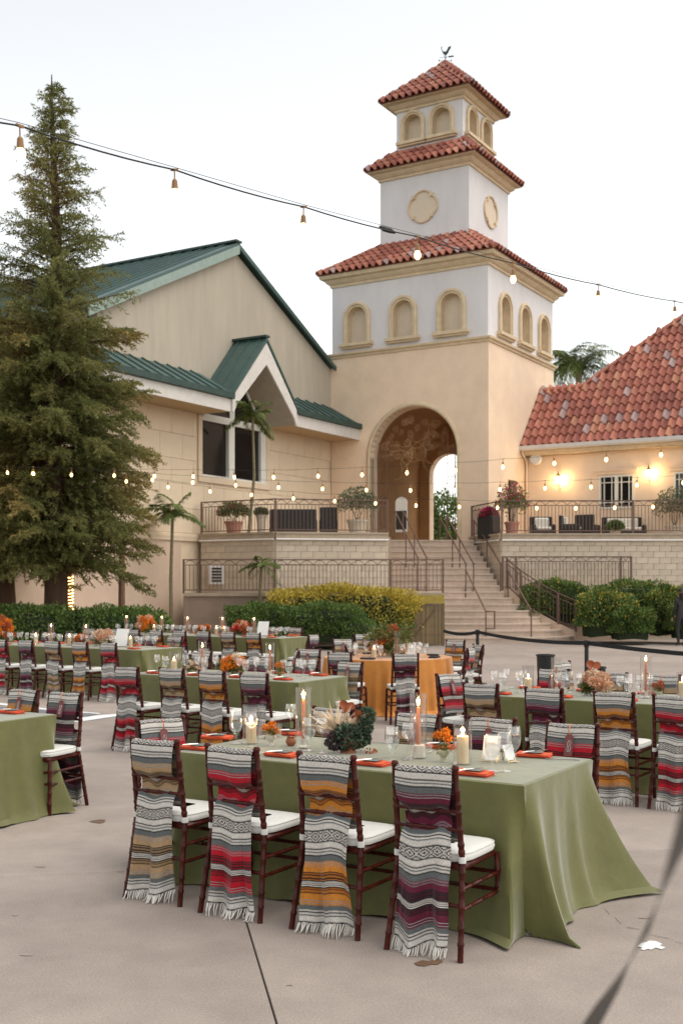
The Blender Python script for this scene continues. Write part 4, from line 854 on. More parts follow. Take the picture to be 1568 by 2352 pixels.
# ---- tablecloths
M_cloth = pm('sage_green_linen', (0.115, 0.114, 0.030), rough=.7, var=.12, scale=7, bump=.16, bscale=15, spec=.5, big=.06, sheen=.55, sheenr=.38, speck=.16); M_ocl = pm('amber_velvet', (0.52, 0.20, 0.035), rough=.7, var=.12, scale=6, bump=.1, bscale=300, sheen=.4)
TZ = .76
def rect_cloth(fr, ln, wd, label, seed=0, corner=.30, back=True):
    """fr: near right corner of the top in plan"""
    rg = np.random.default_rng(seed); o = Vector((fr.x, fr.y, 0)); e1 = -RV2; e2 = DV2
    loop = []; N1 = max(40, int(ln/.02)); N2 = max(24, int(wd/.02))
    def side(a, b, n, nrm, L):
        for i in range(n): loop.append((a.lerp(b, i/n), nrm, L*i/n, L*(1-i/n)))
    c = [o, o+e1*ln, o+e1*ln+e2*wd, o+e2*wd]
    side(c[0], c[1], N1, -DV2, ln); side(c[1], c[2], N2, -RV2, wd); side(c[2], c[3], N1, DV2, ln); side(c[3], c[0], N2, RV2, wd)
    ph = rg.uniform(0, 6.28, 8); m = MB(); rows = []; n = len(loop); zl = np.r_[np.linspace(0, 1, 19)]
    for zi in zl:
        row = []
        for k, (p, nr, d0, d1) in enumerate(loop):
            d = min(d0, d1); s = d0
            tng = (loop[(k+1) % n][0]-p).normalized() if d1 > .05 else (p-loop[k-1][0]).normalized()
            cdir = (-tng if d0 < d1 else tng)          # towards the corner
            rid = math.exp(-((d-.125)/.075)**2)+.16*math.exp(-((d-.36)/.08)**2); val = math.exp(-((d-.0)/.045)**2)
            amp = corner*(.85+.3*math.sin(ph[0]+p.x*3))*(.35 if (p-o).dot(e1) > ln*.5 else 1.0)
            f = zi**1.15
            off = .03*zi+f*(amp*rid*.62-.15*val)+f*.016*math.sin(s*9+ph[1]+.8*math.sin(s*3.1))+f*.008*math.sin(s*21+ph[2]+math.sin(s*5))+.004*zi*math.sin(s*47+ph[5])+.06*zi**4
            q = p+nr*off+cdir*(f*amp*rid*.65)
            z = TZ*(1-zi)
            if zi < .04: z = TZ; q = p+nr*(.0)
            if zi > .97: z = .006+.012*max(0, math.sin(s*11+ph[3])); q = q+nr*(.03+.03*math.sin(s*5+ph[4]))
            row.append(Vector((q.x, q.y, z)))
        rows.append(row+[row[0]])
    e = .012; top = []
    cx = o+e1*(ln/2)+e2*(wd/2)
    for k, (p, nr, d0, d1) in enumerate(loop): v = p-cx; top.append(Vector((cx.x+v.x*(1-e/ln*2), cx.y+v.y*(1-e/wd*2), TZ+.006)))
    rows = [top+[top[0]]]+rows; m.grid(rows); m.add(top, [tuple(range(len(top)))])
    return m.build('tablecloth', M_cloth, smooth=True, label=label, cat='tablecloth', group='green tablecloths')
FR1 = G(1203, 1806, TZ); T1 = (Vector((.928, 5.847, 0)), 2.30, 1.04)
rect_cloth(*T1, 'sage green cloth to the floor on the nearest long table', 1, .34)
T2 = (Vector((-.456, 12.2, 0)), 2.42, 1.02); rect_cloth(*T2, 'sage green cloth on the middle table beside the round orange table', 2, .26)
T3 = (Vector((3.2, 9.58, 0)), 2.4, 1.02); rect_cloth(*T3, 'sage green cloth on the table at the right picture edge', 3, .26)
T4 = (Vector((-2.79, 8.25, 0)), 2.4, 1.02); rect_cloth(*T4, 'sage green cloth on the table cut off by the left picture edge', 4, .34)
T5 = (Vector((-3.21, 18.5, 0)), 4.8, 1.02); rect_cloth(*T5, 'sage green cloth on the long far left table', 5, .26)
T6 = (Vector((-1.22, 22.8, 0)), 4.9, 1.02); rect_cloth(*T6, 'sage green cloth on the farthest long table in front of the hedge', 6, .26)
def round_cloth(c, r):
    m = MB(); n = 260; rows = []
    for zi in np.linspace(0, 1, 14):
        row = []
        for k in range(n):
            a = 2*math.pi*k/n; w = .5*math.sin(a*27)+.35*math.sin(a*19+1)+.2*math.sin(a*43+2); rr = r+.012*zi+zi**.7*(.055*w+.03)+(.08 if zi > .95 else 0)*abs(math.sin(a*5))
            row.append(Vector((c.x+rr*math.cos(a), c.y+rr*math.sin(a), TZ*(1-zi)+.006)))
        rows.append(row+[row[0]])
    m.grid(rows); m.add([Vector((p.x, p.y, TZ+.006)) for p in rows[0][:-1]], [tuple(range(n))]); return m.build('round_tablecloth', M_ocl, smooth=True, label='amber orange cloth in soft folds on the round table', cat='tablecloth')
round_cloth(RT, .93)

# ================================================================== TABLEWARE
M_glass = glassm('clear_glass', (1, 1, 1), .14); M_ribg = glassm('ribbed_glass', (.96, .96, .97), .08, .05); M_amb = glassm('smoked_glass', (.80, .70, .62), .06)
M_water = glassm('water', (.93, .95, .95), .03)
M_wax = pm('cream_wax', (.78, .62, .38), rough=.5, var=.04); M_tap = pm('terracotta_wax', (.46, .16, .07), rough=.45, var=.06)
M_wax.node_tree.nodes['Principled BSDF'].inputs['Subsurface Weight'].default_value = 0.0
M_flame = emit('candle_flame', (1.0, .62, .22), 26.0); M_wick = pm('wick', (.02, .015, .01))
M_nap = pm('coral_napkin', (.60, .095, .035), rough=.9, var=.08, scale=20, bump=.15, bscale=400); M_card = pm('slate_card', (.17, .19, .18), rough=.7, var=.08)
M_steel = pm('polished_steel', (.62, .60, .57), rough=.18, metal=1.0, var=.05); M_paper = pm('white_paper', (.76, .75, .72), rough=.8, var=.03)
M_clay = pm('terracotta_pot', (.30, .11, .05), rough=.6, var=.15); M_cer = pm('sage_ceramic', (.50, .50, .36), rough=.55, var=.08); M_cerw = pm('ivory_ceramic', (.66, .62, .54), rough=.5, var=.05); M_gold = pm('brushed_gold', (.45, .33, .14), rough=.35, metal=.9)
TT = TZ+.008
def lathe_mesh(name, prof, mat, n=18, **k): return MB().lathe(prof, (0, 0, 0), n, **k).mesh(name, mat, smooth=True)
goblet_me = lathe_mesh('water_goblet', [(.0, .001), (.034, .001), (.034, .004), (.008, .010), (.006, .02), (.008, .055), (.020, .068), (.034, .09), (.041, .125), (.040, .155), (.034, .195), (.033, .195), (.039, .155), (.040, .125), (.033, .092), (.018, .072), (0, .068)], M_glass, cap0=False, cap1=False)
wine_me = lathe_mesh('wine_glass', [(.0, .001), (.036, .001), (.036, .004), (.006, .009), (.004, .02), (.004, .105), (.012, .113), (.030, .128), (.037, .15), (.036, .175), (.031, .205), (.030, .205), (.035, .175), (.036, .15), (.029, .130), (.010, .116), (0, .115)], M_glass, cap0=False, cap1=False)
tumbler_me = lathe_mesh('tumbler', [(.0, .001), (.030, .001), (.033, .006), (.036, .09), (.035, .09), (.032, .01), (0, .009)], M_glass, cap0=False, cap1=False)
cyl_me = {h: lathe_mesh('hurricane_glass', [(.0, .002), (.05, .002), (.05, h), (.047, h), (.047, .006), (0, .006)], M_glass, 24, cap0=False, cap1=False) for h in (.34, .38)}
rib_me = lathe_mesh('hurricane_glass', [(.0, .002), (.052, .002), (.052, .25), (.049, .25), (.049, .006), (0, .006)], M_ribg, 48, cap0=False, cap1=False, rib=.018)
tall_water = lathe_mesh('water_fill', [(0, .072), (.017, .075), (.032, .094), (.0385, .125), (.038, .145), (0, .1451)], M_water, 16, cap0=False, cap1=False)
flame_me = lathe_mesh('flame', [(0, 0), (.0055, .006), (.0075, .016), (.0055, .03), (.002, .044), (0, .05)], M_flame, 8, cap0=False, cap1=False)
def thing_mesh(name, me, loc, label, cat, group, rz=0.0, sc=1.0):
    o = link(name, me); o.location = loc; o.rotation_euler = (0, 0, rz); o.scale = (sc, sc, sc); return tag(o, label, cat, group)
def glass(kind, p, label, sc=1.0):
    me, nm = {'g': (goblet_me, 'water_goblet'), 'w': (wine_me, 'wine_glass'), 't': (tumbler_me, 'tumbler')}[kind]
    o = thing_mesh(nm, me, (p.x, p.y, TT), label, 'glass', 'clear glasses on the tables', random.random()*6, sc)
    if kind == 'g': link('water_fill', tall_water, o)
    return o
def candle(p, kind, label, h=None, light=0.0, lit=True, smoked=False):
    t = empty('pillar_candle' if kind == 'p' else 'taper_candle', (p.x, p.y, TT), 0, label, 'candle', 'lit candles on the tables')
    if kind == 'p':
        h = h or .14; link('hurricane_glass', rib_me, t); link('wax', lathe_mesh('wax', [(.0, .007), (.034, .007), (.034, h-.004), (.030, h), (.026, h-.006), (0, h-.012)], M_wax, 18, cap0=False, cap1=False), t); top = h-.008
    else:
        h = h or .26; H_ = .38 if h > .24 else .34; link('hurricane_glass', cyl_me[H_], t); link('wax', lathe_mesh('wax', [(.0, .02), (.0125, .02), (.0108, h-.003), (.009, h), (0, h)], M_tap, 10, cap0=False, cap1=False), t)
        link('holder', lathe_mesh('holder', [(0, .006), (.03, .006), (.03, .012), (.018, .02), (.017, .06), (0, .06)], M_cerw, 14, cap0=False, cap1=False), t); top = h
    link('wick', MB().tube([(0, 0, top), (.001, 0, top+.014)], .0012, 4).mesh('wick', M_wick), t)
    if lit:
        f = link('flame', flame_me, t); f.location = (0, 0, top+.006)
        if light:
            l = bpy.data.lights.new('candle_light', 'POINT'); l.energy = light; l.color = (1.0, .58, .22); l.shadow_soft_size = .012
            o = bpy.data.objects.new('candle_light', l); COL.objects.link(o); o.parent = t; o.location = (0, 0, top+.03)
    return t
# folded napkin: stack of soft layers
def napkin_mesh():
    m = MB()
    for k in range(3):
        rows = []
        for i in range(9):
            u = i/8-.5; rows.append([Vector((u*.205*(1-.02*k), (j/5-.5)*.125*(1-.03*k), .004+k*.0085+.003*math.sin(i*1.3+k)+.002*math.cos(j*2+k))) for j in range(6)])
        m.grid(rows); e = [Vector((.1025*(1-.02*k)*math.copysign(1, 1), (j/5-.5)*.125, 0)) for j in range(6)]
    m.bbox((0, 0, .011), (.2, .12, .02), .009); return m.mesh('napkin', M_nap, smooth=True)
nap_me = napkin_mesh()
card_me = MB().box((0, 0, .0), (.10, .075, .002)).mesh('menu_card', M_card)
def knife_mesh():
    m = MB(); m.tube([(-.1, 0, 0), (-.06, 0, .001), (.0, 0, .001)], [.004, .0055, .004], 6); m.prism([(0, -.006, .0), (.08, -.008, 0), (.105, -.002, 0), (.11, .004, 0), (0, .005, 0)], (0, 0, .0018)); return m.mesh('knife', M_steel)
def fork_mesh():
    m = MB(); m.tube([(-.1, 0, .002), (-.05, 0, .004), (.02, 0, .003), (.04, 0, .004)], [.005, .004, .003, .004], 6); m.prism([(.035, -.003, .003), (.05, -.011, .002), (.066, -.012, .003), (.066, .012, .003), (.05, .011, .002), (.035, .003, .003)], (0, 0, .002))
    for k in range(4): m.bar((.064, -.0105+k*.007, .004), (.098, -.0105+k*.007, .007), .0035, .002)
    return m.mesh('fork', M_steel)
knife_me, fork_me = knife_mesh(), fork_mesh()
def napkin(p, rz, where, extras=True):
    thing_mesh('napkin', nap_me, (p.x, p.y, TT), 'coral napkin '+where, 'napkin', 'folded coral napkins', rz)
    if extras:
        thing_mesh('menu_card', card_me, (p.x, p.y, TT+.0295), 'slate card on napkin '+where, 'card', 'slate cards on napkins', rz+.06)
        thing_mesh('knife', knife_me, (p.x, p.y, TT+.033), 'knife on napkin '+where, 'knife', 'knives on napkins', rz+1.0+random.uniform(-.15, .15))
def fork(p, rz, where): thing_mesh('fork', fork_me, (p.x, p.y, TT+.001), 'steel fork '+where, 'fork', 'forks on the tables', rz)
# ---- flowers
M_fl = {'orange': leafm('marigold_petal', (.66, .17, .012), (.78, .27, .02), 60, .3, .2), 'peach': leafm('peach_petal', (.66, .33, .19), (.72, .45, .30), 40, .25, .25), 'white': leafm('dried_pale_petal', (.72, .56, .40), (.78, .66, .50), 30, .2, .25), 'rust': leafm('rust_petal', (.40, .085, .03), (.50, .15, .06), 40, .3, .2), 'red': leafm('red_petal', (.50, .02, .03), (.60, .05, .04), 40, .3, .2)}
M_kale = leafm('kale_leaf', (.040, .072, .042), (.105, .14, .095), 14, .5, .1); M_kalep = leafm('purple_kale_leaf', (.055, .035, .045), (.10, .08, .07), 14, .4, .1); M_sprig = leafm('olive_sprig', (.10, .13, .03), (.18, .19, .06), 20, .4, .2); M_anth = pm('rust_anthurium', (.36, .10, .045), rough=.28, var=.25, scale=25, spec=.5)
def puff(name, r, n, pl, pw, mat, seed, squash=.85, layers=(.35, 1.0)):
    g = np.random.default_rng(seed); d = g.normal(size=(n, 3)); d /= np.linalg.norm(d, axis=1, keepdims=True); k = g.uniform(*layers, n)[:, None]
    p = d*k*r*np.array([1, 1, squash]); q = d+g.normal(size=(n, 3))*.45; return quads_mesh(name, leaf_quads(p, q, pl, pw, g), mat)
puffs = {c: [puff('flower_head', 1.0, 150, .42, .36, M_fl[c], 20+i) for i in range(2)] for c in M_fl}
kale_me = [puff('kale_head', 1.0, 900, .26, .24, M_kale, 31, .9, (.6, 1.0)), puff('kale_head', 1.0, 700, .26, .24, M_kalep, 32, .8, (.6, 1.0))]
sprig_me = puff('sprig', 1.0, 130, .55, .13, M_sprig, 35, .7, (.1, 1.0))
spear_me = None
def spears(n, L, seed, mat):
    g = np.random.default_rng(seed); d = g.normal(size=(n, 3))*np.array([1, .6, .6]); d[:, 2] = np.abs(d[:, 2])+.3; d /= np.linalg.norm(d, axis=1, keepdims=True)
    return quads_mesh('dried_spears', leaf_quads(d*L*.1, d, L, L*.12, g), mat)
def anthurium_mesh():
    m = MB(); rim = []
    for k in range(24):
        t = 2*math.pi*k/24; x = 16*math.sin(t)**3/17; y = (13*math.cos(t)-5*math.cos(2*t)-2*math.cos(3*t)-math.cos(4*t))/17; rim.append(Vector((x, .18*(x*x)+.1*math.sin(t*3), y)))
    c = Vector((0, .22, .25)); m.add([c]+rim, [(0, 1+i, 1+(i+1) % 24) for i in range(24)]); m.add([c+Vector((0, .03, 0))]+[p+Vector((0, .03, 0)) for p in rim], [(0, 1+(i+1) % 24, 1+i) for i in range(24)])
    m.tube([c, c+Vector((.05, -.25, .35))], [.06, .03], 5); return m.mesh('anthurium', M_anth, smooth=True)
anth_me = anthurium_mesh()
def put(t, nm, me, loc, sc, rot_=(0, 0, 0)):
    o = link(nm, me, t); o.location = loc; o.scale = (sc,)*3 if not hasattr(sc, '__len__') else sc; o.rotation_euler = rot_; return o
def bouquet(p, pal, R_, label, seed=0, n=12, tall=0.0, base='bowl'):
    g = random.Random(seed); t = empty('flower_arrangement', (p.x, p.y, TT), g.random()*6, label, 'flowers', 'flower arrangements on the tables')
    put(t, 'bowl', lathe_mesh('bowl', [(.0, .0), (.035, .0), (.03, .02), (.055, .05), (.06, .07), (.05, .07), (0, .05)], M_cer, 14, cap0=False, cap1=False), (0, 0, 0), R_/.16)
    for k in range(5): a = g.random()*6.28; put(t, 'greenery', sprig_me, (R_*.5*math.cos(a), R_*.5*math.sin(a), R_*.55), R_*.55, (g.random()*.5, 0, a))
    for k in range(n):
        a = k*2.4+g.random()*.6; e = g.uniform(.1, 1.3); r = R_*g.uniform(.75, 1.0); c = g.choice(pal)
        put(t, 'flower', puffs[c][k % 2], (r*math.cos(a)*math.cos(e), r*math.sin(a)*math.cos(e), R_*.45+r*math.sin(e)*(1+tall)), R_*g.uniform(.24, .40), (g.random(), g.random(), a))
    return t
def bud_vase(p, col, label, pot=None, n=2, h=.09):
    g = random.Random(hash(label) % 999); t = empty('bud_vase', (p.x, p.y, TT), 0, label, 'vase', 'small vases on the tables')
    put(t, 'pot', lathe_mesh('pot', [(.0, 0), (.02, 0), (.016, .02), (.02, .03), (.036, .05), (.036, .065), (.03, .066), (0, .05)], pot or M_cer, 14, cap0=False, cap1=False), (0, 0, 0), 1)
    put(t, 'greenery', sprig_me, (0, 0, .08), .045)
    for k in range(n):
        a = k*2.2+.6; q = (.028*math.cos(a)*1.2, .028*math.sin(a), h+.022*k); put(t, 'flower', puffs[col][k % 2], q, .027)
        put(t, 'stem', MB().tube([(0, 0, .05), (q[0]*.6, q[1]*.6, q[2]*.7), q], .0016, 4).mesh('stem', M_sprig), (0, 0, 0), 1)
    return t
def frame_sign(p, rz, label, w=.13, h=.17):
    t = empty('easel_sign', (p.x, p.y, TT), rz, label, 'sign', 'paper signs on the tables'); m = MB(); X = Matrix.Rotation(R(-18), 3, 'X'); m.box((0, 0, h/2+.015), (w, .004, h), M=X); m.build('sheet', M_paper, t, False)
    m = MB()
    for sx in (-1, 1): m.tube([(sx*w*.4, -.04, .002), (sx*w*.4, .03, h*.8), (sx*w*.4, .10, .002)], .0025, 5)
    m.tube([(-w*.4, -.04, .012), (w*.4, -.04, .012)], .0025, 5); m.build('easel', M_gold, t, False); return t
g_ = lambda x, y: G(x, y, TT)
# ---- nearest table
NAPS = [((455, 1721), -AR+.05, 'at the left end behind the red blanket'), ((499, 1697), -AR+.3, 'at the far left corner of the front table'), ((664, 1687), -AR, 'on the far side of the front table behind the clay pot'), ((648, 1737), -AR, 'between the red and orange blankets of the front table'), ((853, 1757), -AR, 'between the orange and maroon blankets of the front table'), ((1087, 1780), -AR, 'right of the maroon blanket on the front table'), ((1010, 1718), -AR, 'behind the flower cup on the front table'), ((1226, 1738), -AR+.2, 'at the far right corner of the front table')]
for p, rz, w in NAPS: napkin(g_(*p), rz, w)
for p, rz, w in (((613, 1730), R(50), 'between the red and orange blankets'), ((458, 1713), R(40), 'behind the tan blanket at the left end'), ((868, 1707), R(160), 'behind the kale bouquet'), ((1290, 1745), R(170), 'at the far right corner of the front table')): fork(g_(*p), rz, w)
for k, p, w in (('g', (542, 1708), 'water goblet left of the ribbed candle holder'), ('w', (577, 1716), 'wine glass in front of the ribbed candle holder'), ('t', (604, 1697), 'tumbler behind the marigold vase'), ('t', (635, 1694), 'tumbler with a dry twig behind the marigolds'), ('g', (709, 1724), 'water goblet in front of the left taper candle'), ('w', (740, 1730), 'wine glass left of the kale bouquet'), ('g', (900, 1750), 'water goblet right of the kale bouquet'), ('w', (936, 1745), 'wine glass beside the right taper candle'), ('t', (979, 1729), 'tumbler behind the right taper candle'), ('g', (1131, 1772), 'water goblet before the paper sign'), ('w', (1158, 1772), 'wine glass before the paper sign'), ('g', (1179, 1750), 'water goblet right of the paper sign'), ('w', (668, 1690), 'wine glass behind the small clay pot')): glass(k, g_(*p), 'clear '+w+' on the front table', 1.06)
candle(g_(577, 1708), 'p', 'lit pillar candle in ribbed glass at the left of the front table', .13, 1.2)
candle(g_(1062, 1755), 'p', 'lit cream pillar candle in ribbed glass at the right of the front table', .16, 1.2)
candle(g_(697, 1718), 't', 'lit terracotta taper in tall glass left of the kale bouquet', .30, .8)
candle(g_(960, 1741), 't', 'lit terracotta taper in tall glass right of the kale bouquet', .30, .8)
bud_vase(g_(622, 1712), 'orange', 'ivory cup of two orange marigolds on the front table', M_cerw, 3); bud_vase(g_(1018, 1749), 'orange', 'sage cup of small orange flowers on the front table', M_cer, 3, .13)
pt = empty('salt_pot', g_(668, 1713), 0, 'small round terracotta pot with a spoon on the front table', 'pot'); put(pt, 'pot', lathe_mesh('pot', [(0, 0), (.02, 0), (.033, .02), (.033, .035), (.024, .05), (.028, .058), (.02, .056), (0, .04)], M_clay, 14, cap0=False, cap1=False), (0, 0, 0), 1); put(pt, 'spoon', MB().tube([(0, 0, .04), (-.03, .0, .09)], [.004, .003], 5).mesh('spoon', M_wood), (0, 0, 0), 1)
p = g_(800, 1728); big = empty('kale_bouquet', p, 0, 'dark green kale bouquet with rust anthuriums and pale dried leaves', 'flowers')
put(big, 'bowl', lathe_mesh('bowl', [(.0, .0), (.05, .0), (.04, .02), (.07, .05), (.07, .08), (.06, .08), (0, .06)], M_clay, 16, cap0=False, cap1=False), (0, 0, 0), 1)
put(big, 'kale_head', kale_me[0], (.0, -.01, .095), .088); put(big, 'kale_head', kale_me[0], (.07, .03, .09), .066, (0, 0, 1)); put(big, 'kale_head', kale_me[0], (.11, .05, .215), .055, (1, 0, 0)); put(big, 'kale_head', kale_me[0], (.10, .02, .155), .05, (1, 0, 2)); put(big, 'kale_head', kale_me[1], (-.075, -.02, .07), .065)
put(big, 'dried_spears', spears(46, .17, 5, M_fl['white']), (-.06, .04, .12), 1); put(big, 'anthurium', anth_me, (-.01, .02, .275), .052, (.2, .3, .3)); put(big, 'anthurium', anth_me, (.055, .02, .215), .045, (.4, -.9, -.5)); put(big, 'anthurium', anth_me, (-.08, .02, .13), .042, (-.2, 1.9, 0))
for q in ((-.01, .02, .275), (.055, .02, .215)): put(big, 'stem', MB().tube([(0, 0, .07), q], .003, 5).mesh('stem', M_clay), (0, 0, 0), 1)
put(big, 'nuts', puff('nuts', 1.0, 40, .3, .3, M_fl['rust'], 41, .3), (.13, -.03, .012), .05, (0, 0, 0))
frame_sign(g_(1128, 1752), R(-25), 'white paper sign on a thin gold easel on the front table', .10, .14); frame_sign(g_(1168, 1752), R(30), 'crumpled white paper behind the glasses at the right of the front table', .07, .09)
for k, (x, y) in enumerate(((962, 1741),)):
    o = thing_mesh('candle_block', lathe_mesh('candle_block', [(0, .007), (.036, .007), (.036, .075), (.03, .08), (0, .08)], M_cerw, 16, cap0=False, cap1=False), (g_(x, y).x, g_(x, y).y, TT), 'round ivory holder around the right taper on the front table', 'candle holder', None)
# ---- other tables
def centre(T, px, side=.5):
    a = T[0]+DV2*(T[2]*side); n = DV2; d = Vector(((px-CX)/FOC, 1, 0)); return d*(a.dot(n)/d.dot(n))
ORD = ('first', 'second', 'third', 'fourth', 'fifth', 'sixth', 'seventh', 'eighth')
def places(T, name, n, seed, extras=False, near=True, far=True, first=.3, gap=.6):
    rg = random.Random(seed)
    for side, on in ((0, near), (1, far)):
        if not on: continue
        for k in range(n):
            s = first+gap*k
            if s > T[1]-.15: break
            sd = 'near side' if side == 0 else 'far side'; w = .15 if side == 0 else T[2]-.15
            p = T[0]-RV2*s+DV2*w; napkin(p, -AR+rg.uniform(-.1, .1), '%s place from right, %s of the %s' % (ORD[k], sd, name), extras)
            inw = .17 if side == 0 else -.17
            glass('g', p+DV2*inw-RV2*rg.uniform(-.02, .05), 'water goblet, %s place from right, %s of the %s' % (ORD[k], sd, name)); glass('w', p+DV2*(inw*1.25)-RV2*rg.uniform(.10, .16), 'left wine glass, %s place from right, %s of the %s' % (ORD[k], sd, name))
            if rg.random() < .6: glass('w', p+DV2*(inw*1.5)+RV2*rg.uniform(.06, .12), 'right wine glass, %s place from right, %s of the %s' % (ORD[k], sd, name))
            if extras: fork(p-RV2*.17, R(60), '%s place from right, %s of the %s' % (ORD[k], sd, name))
places(T2, 'middle table', 4, 1, True); places(T3, 'right table', 4, 2, True); places(T5, 'far left table', 8, 3); places(T6, 'farthest table', 8, 4); places(T4, 'left edge table', 1, 5, True, False, True, .35)
for px, k, h in ((465, 't', .30), (620, 't', .30), (400, 'p', .13)): candle(centre(T2, px), k, 'lit %s on the middle green table %s' % ({'t': 'terracotta taper in tall glass', 'p': 'pillar candle in ribbed glass'}[k], {465: 'left of the marigolds', 620: 'right of the marigolds', 400: 'at its left end'}[px]), h)
bouquet(centre(T2, 536), ['orange', 'orange', 'orange', 'white'], .15, 'bouquet of orange marigolds and pale blooms on the middle green table', 3, 20); bouquet(centre(T2, 440), ['rust', 'white'], .07, 'small rust and pale bouquet at the left of the middle green table', 4, 6, .6); bud_vase(centre(T2, 642, .35), 'orange', 'small brass vase of marigolds at the right of the middle green table', M_gold, 3, .12)
candle(centre(T3, 1212), 'p', 'lit pillar candle in ribbed glass at the left of the right green table', .13); candle(centre(T3, 1277), 't', 'unlit terracotta taper in glass on the right green table', .24, 0, False); candle(centre(T3, 1482), 't', 'lit terracotta taper in tall glass at the right of the right green table', .33); candle(centre(T3, 1566), 'p', 'lit pillar candle cut off by the right picture edge', .16)
b = bouquet(centre(T3, 1367), ['peach', 'peach', 'white'], .145, 'bouquet of peach blooms with a rust anthurium on the right green table', 6, 26); put(b, 'anthurium', anth_me, (-.0, -.02, .27), .075, (.1, .2, -b.rotation_euler.z+.2)); put(b, 'stem', MB().tube([(0, 0, .1), (0, -.02, .27)], .003, 5).mesh('stem', M_clay), (0, 0, 0), 1)
bud_vase(centre(T3, 1511), 'rust', 'small vase of rust blooms at the right of the right green table', M_cer, 3, .10)
for px, k, nm in ((83, 'p', 'first pillar candle from the left'), (160, 'p', 'second pillar candle from the left'), (300, 'p', 'rightmost pillar candle'), (118, 't', 'left taper in tall glass'), (198, 't', 'right taper in tall glass')): candle(centre(T5, px), k, 'lit %s on the far left green table' % nm, .15 if k == 'p' else .31)
for px, pal, R_, nm, tl in ((238, ['peach', 'white'], .19, 'peach bouquet on the far left green table', 0), (12, ['orange', 'rust'], .17, 'tall orange spray at the left edge of the far left green table', 1.4), (185, ['orange', 'rust'], .12, 'orange bouquet on the far left green table', .3)): bouquet(centre(T5, px), pal, R_, nm, int(px), 16, tl)
frame_sign(centre(T5, 280), R(-20), 'white paper sign on the far left green table', .24, .3)
for px, k, nm in ((291, 't', 'leftmost tall taper'), (372, 't', 'second tall taper from the left'), (431, 't', 'third tall taper from the left'), (511, 't', 'fourth tall taper from the left'), (583.5, 't', 'rightmost tall taper'), (354, 'p', 'left pillar candle'), (497, 'p', 'middle pillar candle'), (515, 'p', 'right pillar candle')): candle(centre(T6, px), k, 'lit %s on the farthest green table' % nm, .15 if k == 'p' else .33)
for px, pal, R_, nm, tl in ((336, ['orange', 'orange', 'peach'], .22, 'orange and peach bouquet on the farthest green table', .3), (553, ['peach', 'rust', 'red'], .20, 'peach and red bouquet on the farthest green table', .1), (470, ['rust', 'orange'], .14, 'rust bouquet on the farthest green table', .2), (636, ['orange'], .07, 'single orange bloom at the right end of the farthest green table', 1.5)): bouquet(centre(T6, px), pal, R_, nm, int(px), 16 if R_ > .1 else 4, tl)
frame_sign(centre(T6, 604), R(-20), 'white paper sign on the farthest green table', .24, .3)
# ---- round table
rp = lambda a, r: RT+Vector((math.cos(a)*r, math.sin(a)*r, 0))
bouquet(RT+Vector((.02, .0, 0)), ['rust', 'white', 'orange'], .24, 'loose rust and olive bouquet on the round orange table', 9, 10, .3)
for k in range(8): put(COL and bpy.data.objects[[o.name for o in bpy.data.objects if o.get('label') == 'loose rust and olive bouquet on the round orange table'][0]], 'greenery', sprig_me, (.22*math.cos(k*.8), .22*math.sin(k*.8), .26+.05*(k % 3)), .15, (k, 0, k))
candle(rp(-2.2, .35), 'p', 'lit pillar candle on the round orange table', .13); candle(rp(-1.2, .33), 't', 'unlit smoky taper on the round orange table', .28, 0, False)
M_dn = pm('charcoal_napkin', (.05, .04, .04), rough=.9)
dn = nap_me.copy(); dn.materials.clear(); dn.materials.append(M_dn)
for k in range(8):
    a = -1.57+k*.785+.35; q = rp(a, .72); thing_mesh('napkin', dn, (q.x, q.y, TT), 'dark napkin, %s place from the front going right on the round table' % ORD[k], 'napkin', 'dark napkins on the round table', a+1.57)
    q = rp(a+.22, .56); glass('g', q, 'water goblet, %s place from the front going right on the round table' % ORD[k]); q = rp(a+.05, .5); glass('w', q, 'wine glass, %s place from the front going right on the round table' % ORD[k])
frame_sign(RT+Vector((.32, -.1, 0)), R(-15), 'white paper sign on the round orange table', .16, .2)

# ================================================================== TREES, HEDGES, PLANTS
M_bark = pm('redwood_bark', (0.085, 0.048, 0.030), rough=.95, var=.35, scale=6, bump=.6, bscale=25, stretch=(1, 1, .15))
M_need = leafm('redwood_needles', (0.130, 0.150, 0.048), (0.27, 0.255, 0.09), .9, .45, .5); M_need2 = leafm('rusty_needles', (0.25, 0.185, 0.06), (0.34, 0.26, 0.09), 1.2, .4, .3)
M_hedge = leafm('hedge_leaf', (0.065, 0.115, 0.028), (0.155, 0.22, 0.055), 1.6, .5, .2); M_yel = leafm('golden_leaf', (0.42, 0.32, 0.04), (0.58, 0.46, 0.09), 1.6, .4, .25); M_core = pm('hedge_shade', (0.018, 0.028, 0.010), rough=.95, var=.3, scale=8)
M_palm = leafm('palm_leaf', (0.075, 0.115, 0.025), (0.16, 0.20, 0.05), 2, .35, .25); M_ptr = pm('palm_trunk', (0.20, 0.17, 0.10), rough=.9, var=.3, scale=10, stretch=(1, 1, 3)); M_oliv = leafm('grey_olive_leaf', (0.10, 0.12, 0.06), (0.17, 0.18, 0.10), 3, .4, .2); M_boug = leafm('magenta_bract', (.42, .01, .10), (.55, .03, .16), 5, .3, .3)
